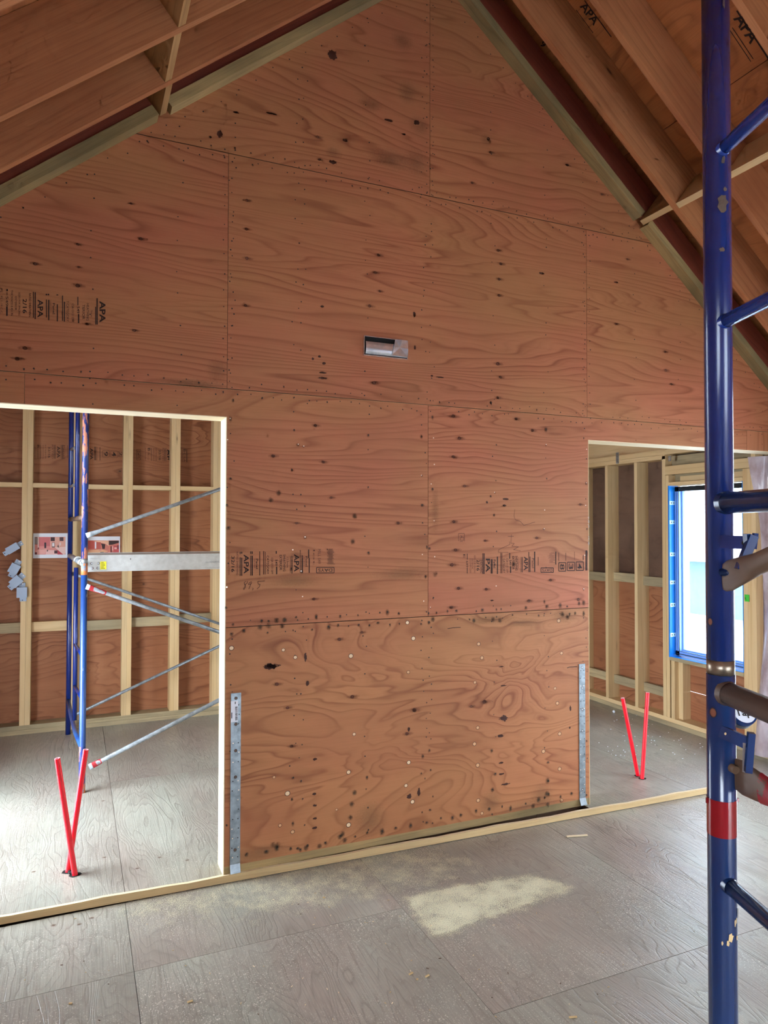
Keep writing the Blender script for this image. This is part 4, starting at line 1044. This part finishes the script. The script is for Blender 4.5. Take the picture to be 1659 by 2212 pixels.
# ------------------------------------------------------------------ grey boxes nailed to the stud
def gbox(cx, cy, ang, wpx_, hpx, fold, lab):
    c = at_y(cx, cy, YB-.03); k = ((c-CO).dot(_f))/CF
    o = empty('metal_box', (c.x, YB-.03, c.z), label=lab, cat='electrical box', group=None)
    ca, sa = math.cos(ang), math.sin(ang); ux = V((ca, 0, sa)); uz = V((-sa, 0, ca)); w, h = wpx_*k, hpx*k
    b = MB(); b.obox(V((c.x, YB-.052, c.z))-ux*w/2-uz*h/2, ux*w, (0, .04, 0), uz*h, 'boxgrey')
    if fold: b.obox(V((c.x, YB-.058, c.z))-ux*w/2+uz*(h/2-.014), ux*w, (0, .006, 0), uz*.014, 'boxgrey')
    b.build('box_body', o)
    for sgn in (-1, 1):
        b = MB(); b.obox(V((c.x, YB-.0065, c.z))+ux*(w/2*sgn-(.0 if sgn > 0 else .036))-uz*(h*.30)*(1 if sgn > 0 else 1.4), ux*.036, (0, .004, 0), uz*(h*.66), 'boxgrey')
        p = V((c.x, YB-.0072, c.z))+ux*((w/2+.026)*sgn)
        b.disc(p-uz*.003, NN, (1, 0, 0), .0042, .0042, 'nailshine' if sgn > 0 else 'nail', 10)
        b.disc(p+uz*.01, NN, (1, 0, 0), .0025, .0025, 'nail', 8)
        b.build('mounting_tab', o)
    return o
gbox(27.5, 1184.5, math.radians(33), 25, 15, True, 'grey metal box tilted on the stud, topmost of the four')
gbox(31, 1228.5, math.radians(62), 21, 19, True, 'grey metal box on the stud with a folded edge, second from the top')
gbox(34.8, 1256, math.radians(44), 22, 19, False, 'grey metal box hanging diagonally over the one beneath, third from the top')
gbox(47.5, 1279.5, math.radians(90), 22, 20, False, 'grey metal box hanging upright and square, lowest of the four on the stud')

# ------------------------------------------------------------------ pictures on the back wall
def poster(x0, y0, x1, y1, rects, lab, sc, ox, oy):
    yy = YB+.136; a = at_y(x0, y0, yy); c = at_y(x1, y1, yy)
    b = MB(); b.box(a.x, c.x, yy, yy+.002, c.z, a.z, 'white')
    for i, (pts, colr) in enumerate(rects):
        nm = 'print_%d_%d_%d' % colr
        if nm not in MT: MT[nm] = plain(nm, colr, .55)
        P = [at_y(ox+p[0]/sc, oy+p[1]/sc, yy-.0004-.00012*i) for p in pts]
        ar = sum(P[j].x*P[(j+1) % len(P)].z-P[(j+1) % len(P)].x*P[j].z for j in range(len(P)))
        if ar < 0: P = P[::-1]
        b.face(P, nm, [(0, 0)]*len(P))
    return tag(b.build('printed_picture'), lab, 'picture')
R = lambda x0, y0, x1, y1: [(x0, y0), (x1, y0), (x1, y1), (x0, y1)]
# back wall sheet is at y +.142: posters hang on it
poster(72, 1152, 148, 1205, [
    (R(113, 150, 615, 437), (222, 140, 132)), (R(180, 155, 365, 300), (204, 108, 108)), (R(365, 155, 615, 330), (230, 170, 152)), (R(113, 155, 160, 272), (110, 92, 90)), (R(122, 162, 152, 265), (150, 138, 138)), (R(160, 150, 180, 330), (250, 220, 212)),
    (R(372, 155, 440, 218), (74, 44, 48)), (R(518, 155, 582, 216), (80, 50, 56)), (R(270, 240, 300, 332), (52, 30, 42)), (R(392, 240, 440, 322), (90, 56, 60)), (R(398, 247, 433, 305), (244, 238, 240)),
    (R(515, 240, 540, 290), (240, 214, 210)), ([(130, 375), (200, 345), (310, 335), (300, 365), (280, 425), (150, 430)], (232, 168, 160)), ([(200, 348), (300, 338), (290, 352), (210, 362)], (210, 150, 130)),
    ([(300, 365), (460, 365), (480, 437), (290, 437)], (236, 190, 184)), ([(440, 320), (615, 310), (615, 400), (600, 437), (580, 437)], (240, 204, 196)), ([(485, 360), (580, 437), (490, 437)], (196, 70, 80)), (R(432, 370, 485, 420), (74, 34, 44)),
    ([(305, 385), (325, 350), (332, 385)], (60, 44, 44)), (R(165, 322, 180, 352), (110, 60, 60)), ([(480, 310), (495, 270), (512, 330)], (90, 70, 64)), (R(113, 400, 150, 437), (110, 44, 50))],
    'printed interior picture with a bathtub and dark blinds pinned to the back wall', 7.54, 60, 1140)
poster(182, 1159, 259, 1200, [
    (R(978, 205, 1485, 437), (206, 120, 104)), (R(985, 215, 1090, 345), (196, 84, 72)), ([(1060, 215), (1320, 205), (1320, 300), (1265, 262), (1140, 232)], (232, 178, 150)), (R(1092, 230, 1115, 340), (240, 236, 244)), (R(1115, 235, 1190, 350), (190, 90, 76)),
    ([(1190, 255), (1262, 268), (1255, 345), (1215, 345), (1205, 290)], (66, 36, 36)), ([(1320, 212), (1485, 212), (1485, 245), (1380, 275), (1320, 280)], (54, 32, 30)), (R(1320, 280, 1345, 410), (220, 130, 110)), (R(1345, 300, 1372, 400), (120, 50, 50)), (R(1372, 302, 1392, 370), (240, 180, 170)),
    (R(1395, 290, 1485, 415), (196, 84, 84)), (R(1410, 320, 1450, 350), (236, 180, 172)), (R(1455, 285, 1484, 345), (130, 52, 56)), ([(978, 370), (1180, 350), (1305, 378), (1300, 400), (978, 412)], (226, 170, 130)), (R(1000, 408, 1180, 437), (176, 60, 56)), (R(1180, 395, 1238, 430), (50, 28, 30)), ([(1238, 400), (1305, 390), (1305, 420), (1240, 432)], (180, 70, 64)),
    ([(1310, 415), (1485, 405), (1485, 437), (1300, 437)], (226, 176, 150)), (R(1160, 350, 1200, 378), (214, 150, 130))],
    'printed interior picture with a kitchen pinned to the back wall behind the scaffold post', 7.54, 60, 1140)

# ------------------------------------------------------------------ near scaffold in front of the camera
D0 = 1.17
base = at_d(1554, 1106, D0)
def post_at(py):      # height on the post whose picture row is py
    lo, hi = -.5, 4.
    for _ in range(50):
        mid = (lo+hi)/2; p = V((base.x, base.y, mid))-CO
        y = 1106-CF*p.dot(CU)/p.dot(_f)
        if y > py: lo = mid
        else: hi = mid
    return lo
ns = empty('tube_scaffold', (base.x, base.y, 0), label='blue tube scaffold frame standing upright close to the camera, with rungs and a red band', cat='scaffold')
RP = .0218
def bz(py): return V((base.x, base.y, post_at(py)))
b = MB(); b.tube(V((base.x, base.y, .0)), bz(1800), RP*1.02, 'navy', seg=36); b.tube(bz(1800), bz(1455), RP*1.02, 'navy', seg=36); b.build('lower_post', ns)
b = MB(); b.tube(bz(1800), bz(1722), RP*1.05, 'redtape', seg=36, cap=False); b.build('red_band', ns)
b = MB(); b.tube(bz(1456), bz(1424), RP*.99, 'sleeve', seg=36); b.build('coupling_sleeve', ns)
b = MB(); b.tube(bz(1424), bz(-260), RP*1.0, 'blue_post', seg=36); b.build('upper_post', ns)
# pin holes in the post
p = bz(1534)+CR*(-RP*.86)-_f*(RP*.62); b = MB(); b.disc(p-_f*.0012-CR*.0012, (-CR*.8-_f*.6), (0, 0, 1), .0085, .0062, 'knot', 16); b.build('pin_hole', ns)
p = bz(1341)+CR*(-RP*.93)-_f*(RP*.42); b = MB(); b.disc(p-_f*.0012-CR*.0012, (-CR*.9-_f*.44), (0, 0, 1), .0065, .0045, 'knot', 16); b.build('pin_hole', ns)
# chipped paint patches
b = MB()
def patch(px, py, rx, ry, m, ang=0):
    off = (px-1553)/1.0*D0/CF; off = max(-RP*.93, min(RP*.93, off)); dep = math.sqrt(max(RP*RP-off*off, 0))
    n = (CR*(off/RP)-_f*(dep/RP)).normalized(); c = bz(py)+n*(RP+.0012)
    ux = n.cross(V((0, 0, 1))).normalized(); zz = V((0, 0, 1))
    cnt = 14; P = []
    for k in range(cnt):
        a = 2*math.pi*k/cnt; q = 1+jit(.28); P.append(c+ux*math.cos(a)*rx*q*.0007+zz*math.sin(a)*ry*q*.0007)
    b = MB(); b.face(P, m, [(0, 0)]*cnt); b.build('chipped_paint', ns)
for a in [(1557, 25, 3, 16, 'sleeve'), (1553, 360, 4, 9, 'sleeve'), (1551, 450, 11, 20, 'sleeve'), (1556, 422, 4, 5, 'sleeve'), (1549, 550, 6, 5, 'sleeve'), (1560, 1180, 3, 3, 'sleeve'),
          (1577, 1963, 6, 12, 'rusty'), (1566, 1978, 2, 9, 'strip'), (1570, 1975, 2, 7, 'strip'), (1556, 2008, 7, 9, 'strip'), (1550, 2020, 3, 7, 'strip'), (1571, 2012, 3, 5, 'strip'), (1540, 2022, 2, 5, 'strip')]: patch(*a)
# members running towards the camera: direction taken from their vanishing point
dv = -(ray(690, 1150)); dv.z = 0; dv.normalize()
far = base + dv*1.52
def member(py, r, m, name, py_off=0, L=1.52, rise=0.0):
    p = V((base.x, base.y, post_at(py))); q = p+dv*L; q.z += rise
    b = MB(); b.path([p, q], r, m, 24)
    # weld bead
    b.path([p+dv*(RP*.75), p+dv*(RP+.006)], [r*1.14, r*1.03], m, 24, False)
    return b.build(name, ns)
member(335, .0112, 'blue_thin', 'rung'); member(702, .0112, 'blue_thin', 'rung')
member(1087, .0175, 'navy', 'cross_tube'); member(1492, .0185, 'rusty', 'bearer_tube'); member(1900, .0125, 'navy', 'rung')
b = MB(); b.tube(V((far.x, far.y, 0)), V((far.x, far.y, 2.75)), RP, 'blue_post', seg=28); b.build('rear_post', ns)
# pins, locks
def clip(p1, p2, d1, d2, hpx, m='navy', th=.006):
    a, c = at_d(*p1, d1), at_d(*p2, d2); h = hpx*D0/CF
    dd = c-a; upv = V((0, 0, 1)); upv = (upv-upv.project(dd)).normalized(); sd = dd.cross(upv).normalized()
    b.obox(a-upv*h/2-sd*th/2, dd, upv*h, sd*th, m)
b = MB(); clip((1556, 1170), (1613, 1172), 1.145, 1.12, 27, 'blue_post'); 
p = at_d(1605, 1173, 1.113); b.disc(p, -_f, CR, .0022, .003, 'nail', 12); b.build('lock_plate', ns)
b = MB(); clip((1627, 1157), (1598, 1231), 1.10, 1.10, 17, 'navy', .012)
clip((1612, 1153), (1616, 1190), 1.104, 1.104, 8, 'navy', .01); clip((1632, 1152), (1628, 1186), 1.10, 1.10, 8, 'navy', .01); b.build('drop_lock', ns)
b = MB(); b.tube(at_d(1560, 1236, 1.15), at_d(1615, 1241, 1.10), .0072, 'navy', seg=16); b.build('brace_pin', ns)
b = MB(); clip((1556, 1579), (1614, 1605), 1.145, 1.12, 26, 'navy'); p = at_d(1567, 1585, 1.128); b.disc(p, -_f, CR, .0018, .0022, 'strip', 10); b.build('lock_plate', ns)
b = MB(); clip((1623, 1583), (1616, 1668), 1.10, 1.10, 13, 'navy', .012); clip((1609, 1605), (1608, 1668), 1.12, 1.12, 7, 'galv', .003); b.build('drop_lock', ns)
b = MB(); b.tube(at_d(1562, 1648, 1.16), at_d(1590, 1664, 1.13), .0068, 'rusty', seg=16); b.build('brace_pin', ns)
# cross braces pinned to the post
def near_brace(c0, c1, d0, d1, L, lab, red=False, z0r=.021):
    p = at_d(*c0, d0); q = at_d(*c1, d1); dd = (q-p).normalized(); e = p+dd*L
    n1 = dd.cross(_f).normalized()
    b = MB()
    pts = [p-dd*.034, p-dd*.03, p-dd*.018, p, p+dd*.03, p+dd*.075, e]
    fl = [(.12, .5), (.13, .95), (.14, 1.35), (.14, 1.5), (.22, 1.35), (1, 1), (1, 1)]
    b.path(pts, [z0r]*7, 'rusty', 24, True, fl)
    o = b.build('cross_brace'); tag(o, lab, 'brace')
    if red:
        b = MB(); b.path([p+dd*.042, p+dd*.06, p+dd*.075, p+dd*.14], [z0r*1.015]*4, 'redpaint', 24, False, [(.42, 1.3), (.72, 1.12), (1.02, 1.02), (1.02, 1.02)]); b.build('red_paint_mark', o)
    return o
near_brace((1577, 1243), (1662, 1207), 1.128, 1.03, .62, 'rusty brown brace tube with a flattened end pinned to the scaffold post at eye level', z0r=.0165)
near_brace((1604, 1680), (1662, 1712), 1.128, 1.07, .62, 'rusty brown brace tube with red paint pinned low on the scaffold post', True, z0r=.0185)
# tape roll hanging on the scaffold
c = at_d(1603, 1543, 1.19)
tr = empty('tape_roll', c, label='roll of dark blue tape with a white lettered label hanging under the rusty scaffold tube', cat='tape')
nn = (-_f*.55-V((0, 0, 1))*.8).normalized(); nn = (-_f*.8+V((0, 0, -1))*.0+V((0, 0, .6))).normalized()
b = MB(); rr = .021
b.path([c-nn*.012, c+nn*.008], [rr, rr], 'navy', 32); b.build('tape_band', tr)
b = MB(); b.disc(c+nn*.0085, nn, CR, rr*.86, rr*.86, 'white', 32)
uy = nn.cross(CR).normalized()
b.text('Tape', c+nn*.0092-CR*.015-uy*.006, CR, uy, 'nail', size=.017, bold=.02); b.build('label_disc', tr)
# red paint drips on the band
b = MB()
for px, py, s in ((1526, 1724, .006), (1591, 1725, .004), (1561, 1731, .003)):
    p = at_d(px, py, 1.16); b.obox(p, CR*s, V((0, 0, -s*1.4)), _f*.003, 'redtape')
b.build('tape_tails', ns)

# ------------------------------------------------------------------ sawdust, offcut, scraps
def poly_patch(pts, z, name, lab, cover, n=26, kind='stuff'):
    P = [at_z(a, b2, z) for a, b2 in pts]
    xs0, xs1 = min(p.x for p in P)-.1, max(p.x for p in P)+.1; ys0, ys1 = min(p.y for p in P)-.1, max(p.y for p in P)+.1
    b = MB(); m = n
    for i in range(m):
        for j in range(m):
            x0, x1 = xs0+(xs1-xs0)*i/m, xs0+(xs1-xs0)*(i+1)/m; y0, y1 = ys0+(ys1-ys0)*j/m, ys0+(ys1-ys0)*(j+1)/m
            b.face([(x0, y0, z), (x1, y0, z), (x1, y1, z), (x0, y1, z)], 'sawdust', [(x0, y0), (x1, y0), (x1, y1), (x0, y1)])
    def inside(x, y):
        # signed distance-like measure to the polygon
        inn = False; dmin = 9
        for k in range(len(P)):
            a, c = P[k], P[(k+1) % len(P)]
            if (a.y > y) != (c.y > y) and x < (c.x-a.x)*(y-a.y)/(c.y-a.y)+a.x: inn = not inn
            d = V((c.x-a.x, c.y-a.y)); t = max(0, min(1, ((x-a.x)*d.x+(y-a.y)*d.y)/d.length_squared)); dmin = min(dmin, math.hypot(x-a.x-d.x*t, y-a.y-d.y*t))
        return dmin if inn else -dmin
    return tag(b.build(name, cover=lambda x, y: cover(inside(x, y))), lab, 'sawdust', kind=kind)
poly_patch([(878, 1940), (985, 1915), (1150, 1893), (1235, 1915), (1180, 1938), (937, 2021)], .0012, 'sawdust', 'pale yellow patch of sawdust on the near floor in front of the wall', lambda d: .62+.9*min(d, .15) if d > 0 else .5+9*d, 60)
poly_patch([(600, 1905), (880, 1840), (1000, 1870), (800, 1920), (560, 1960), (300, 1960)], .0016, 'sawdust', 'thin streaks of sawdust along the foot of the plywood wall', lambda d: .36+.3*min(d, .2) if d > 0 else .36+2*d, 50)
b = MB(); p = at_z(1224, 1808, .002); q = at_z(1269, 1805, .002); dd = q-p; n_ = V((-dd.y, dd.x, 0)).normalized()*.012
b.obox(p-n_*.5, dd, n_, (0, 0, .006), 'pale')
tag(b.build('wood_sliver'), 'pale splinter of wood lying on the near floor in front of the wall end', 'wood scrap')
def crumple(px, py, r, z, lab, m='white'):
    c = at_z(px, py, z); b = MB(); n = 7
    P = [[(c.x+math.cos(2*math.pi*k/n)*math.sin(math.pi*(j+.5)/4)*r*random.uniform(.6, 1.1), c.y+math.sin(2*math.pi*k/n)*math.sin(math.pi*(j+.5)/4)*r*random.uniform(.6, 1.1), z+r*(1-math.cos(math.pi*(j+.5)/4))*.8*random.uniform(.8, 1.1)) for k in range(n)] for j in range(4)]
    for j in range(3):
        for k in range(n): b.face([P[j][k], P[j][(k+1) % n], P[j+1][(k+1) % n], P[j+1][k]], m, [(0, 0)]*4)
    b.face(P[0][::-1], m, [(0, 0)]*n); b.face(P[3], m, [(0, 0)]*n)
    return tag(b.build('paper_scrap'), lab, 'paper scrap')
crumple(1326, 1540, .016, ZT, 'crumpled white paper scrap on the floor by the window wall plate')
crumple(1646, 1622, .035, ZT+.0, 'crumpled white paper scrap by the plastic sheeting')
b = MB()
for k in range(90):
    px, py = random.uniform(20, 1500), random.uniform(1960, 2210)
    if k < 30: px, py = random.uniform(550, 1000), random.uniform(1890, 2000)
    p = at_z(px, py, .001); a = random.uniform(0, 6.28); L = random.uniform(.003, .012)
    b.obox(p, (math.cos(a)*L, math.sin(a)*L, 0), (-math.sin(a)*.0022, math.cos(a)*.0022, 0), (0, 0, .0015), random.choice(('pale', 'strip', 'core', 'strip')))
for px, py, L in ((885, 2107, .02), (899, 2117, .008), (697, 1940, .012), (405, 2167, .02), (148, 2170, .012), (1230, 2200, .03), (920, 2112, .02)):
    p = at_z(px, py, .001); a = random.uniform(-.6, .3); b.obox(p, (math.cos(a)*L, math.sin(a)*L, 0), (-math.sin(a)*.006, math.cos(a)*.006, 0), (0, 0, .004), 'strip')
tag(b.build('wood_chips'), 'scattered wood chips and crumbs on the near floor', 'debris', kind='stuff')
b = MB()
for k in range(70):
    p = at_z(random.uniform(1290, 1520), random.uniform(1545, 1640), ZT+.001); L = random.uniform(.003, .008)
    b.obox(p, (L, 0, 0), (0, L, 0), (0, 0, .003), 'white')
tag(b.build('plaster_crumbs'), 'white crumbs scattered on the floor near the window wall', 'debris', kind='stuff')
# plug marks in the floor
b = MB()
for px, py in ((115, 1999), (171, 1997), (198, 1983), (223, 1730), (296, 1876), (73, 1883), (404, 1858), (225, 1852), (345, 1852)):
    z = ZT+.0006 if py < 1900 else .0006
    if py > 1960 or py < 1900:
        p = at_z(px, py, z); b.disc(p, (0, 0, 1), (1, 0, 0), .016, .012, 'kstain', 16); b.disc(p+V((.002, .002, .0002)), (0, 0, 1), (1, 0, 0), .011, .008, 'floorplug' if 'floorplug' in MT else 'grstain', 16)
tag(b.build('floor_plug_marks', floor), kind='stuff')

# ------------------------------------------------------------------ outside
gr = MB(); gr.box(-40, 60, -40, 40, -.9, -.6, 'snow'); tag(gr.build('ground_outside', origin=(0, 0, -.6)), kind='structure')
MT['housewall'] = plain('pale_neighbour_wall', (66, 84, 88), .8); MT['housetrim'] = plain('house_trim', (52, 60, 64), .7); MT['housewin'] = plain('house_window', (84, 96, 100), .6)
hs = empty('neighbour_house', (17, 2.6, -.6), label='pale overexposed house seen through the window', cat='house')
b = MB(); b.box(15, 20, -1.5, 11, -.6, .9, 'housewall'); b.build('house_wall', hs)
b = MB(); b.obox((14.6, -2, .88), (0, 13.5, 0), (3, 0, 1.0), (0, 0, .12), 'snow'); b.build('roof_snow', hs)
for y in (5.2, 6.4, 3.6, 1.8):
    b = MB(); b.box(14.96, 15.0, y-.35, y+.35, -.1, .55, 'housetrim'); w_ = b.build('window', hs)
    b = MB(); b.box(14.95, 14.965, y-.3, y+.3, -.05, .5, 'housewin'); b.build('pane', w_)

SKY_WEST, SKY_BASE = 15.0, 11.0
# ------------------------------------------------------------------ light: overcast sky through the openings
wd = bpy.data.worlds.new('world'); SC.world = wd; wd.use_nodes = True
wt = wd.node_tree; bg = wt.nodes['Background']; bg.inputs[0].default_value = (.80, .91, 1.03, 1)
# overcast sky, brightest low in the west where the sun sits behind the cloud
wtc = wt.nodes.new('ShaderNodeTexCoord'); wdt = wt.nodes.new('ShaderNodeVectorMath'); wdt.operation = 'DOT_PRODUCT'
wt.links.new(wtc.outputs['Generated'], wdt.inputs[0]); wdt.inputs[1].default_value = V((-1, -.12, .45)).normalized()
w1 = wt.nodes.new('ShaderNodeMath'); w1.operation = 'MAXIMUM'; wt.links.new(wdt.outputs['Value'], w1.inputs[0]); w1.inputs[1].default_value = 0
w2 = wt.nodes.new('ShaderNodeMath'); w2.operation = 'POWER'; wt.links.new(w1.outputs[0], w2.inputs[0]); w2.inputs[1].default_value = 1.8
w3 = wt.nodes.new('ShaderNodeMath'); w3.operation = 'MULTIPLY_ADD'; wt.links.new(w2.outputs[0], w3.inputs[0]); w3.inputs[1].default_value = SKY_WEST; w3.inputs[2].default_value = SKY_BASE
wt.links.new(w3.outputs[0], bg.inputs[1]); wd.cycles.sampling_method = 'MANUAL'; wd.cycles.sample_map_resolution = 128
def portal(name, loc, rot, sx_, sy_):
    l = bpy.data.lights.new(name, 'AREA'); l.shape = 'RECTANGLE'; l.size = sx_; l.size_y = sy_; l.cycles.is_portal = True
    o = bpy.data.objects.new(name, l); COL.objects.link(o); o.location = loc; o.rotation_euler = rot
    return o
hp = math.pi/2
portal('daylight_side_near', (XO-.01, -4.85, 1.5), (0, -hp, 0), 1.2, 1.5)
portal('daylight_side_far', (XO-.01, .81, 1.22), (0, -hp, 0), 2.45, 1.38)
portal('daylight_end', (1.3, YN-.13, 1.08), (hp, 0, 0), 1.8, 2.15)
portal('daylight_window', (XR+.20, .74, 1.41), (0, hp, 0), 1.5, .8)
portal('daylight_window_near', (XR+.17, -1.16, 1.08), (0, hp, 0), 2.1, 1.68)
SC.cycles.max_bounces = 4; SC.cycles.diffuse_bounces = 3; SC.cycles.glossy_bounces = 3; SC.cycles.transparent_max_bounces = 5
SC.cycles.use_adaptive_sampling = True; SC.cycles.adaptive_threshold = .1; SC.cycles.adaptive_min_samples = 12
SC.cycles.sample_clamp_indirect = 8; SC.cycles.use_denoising = True
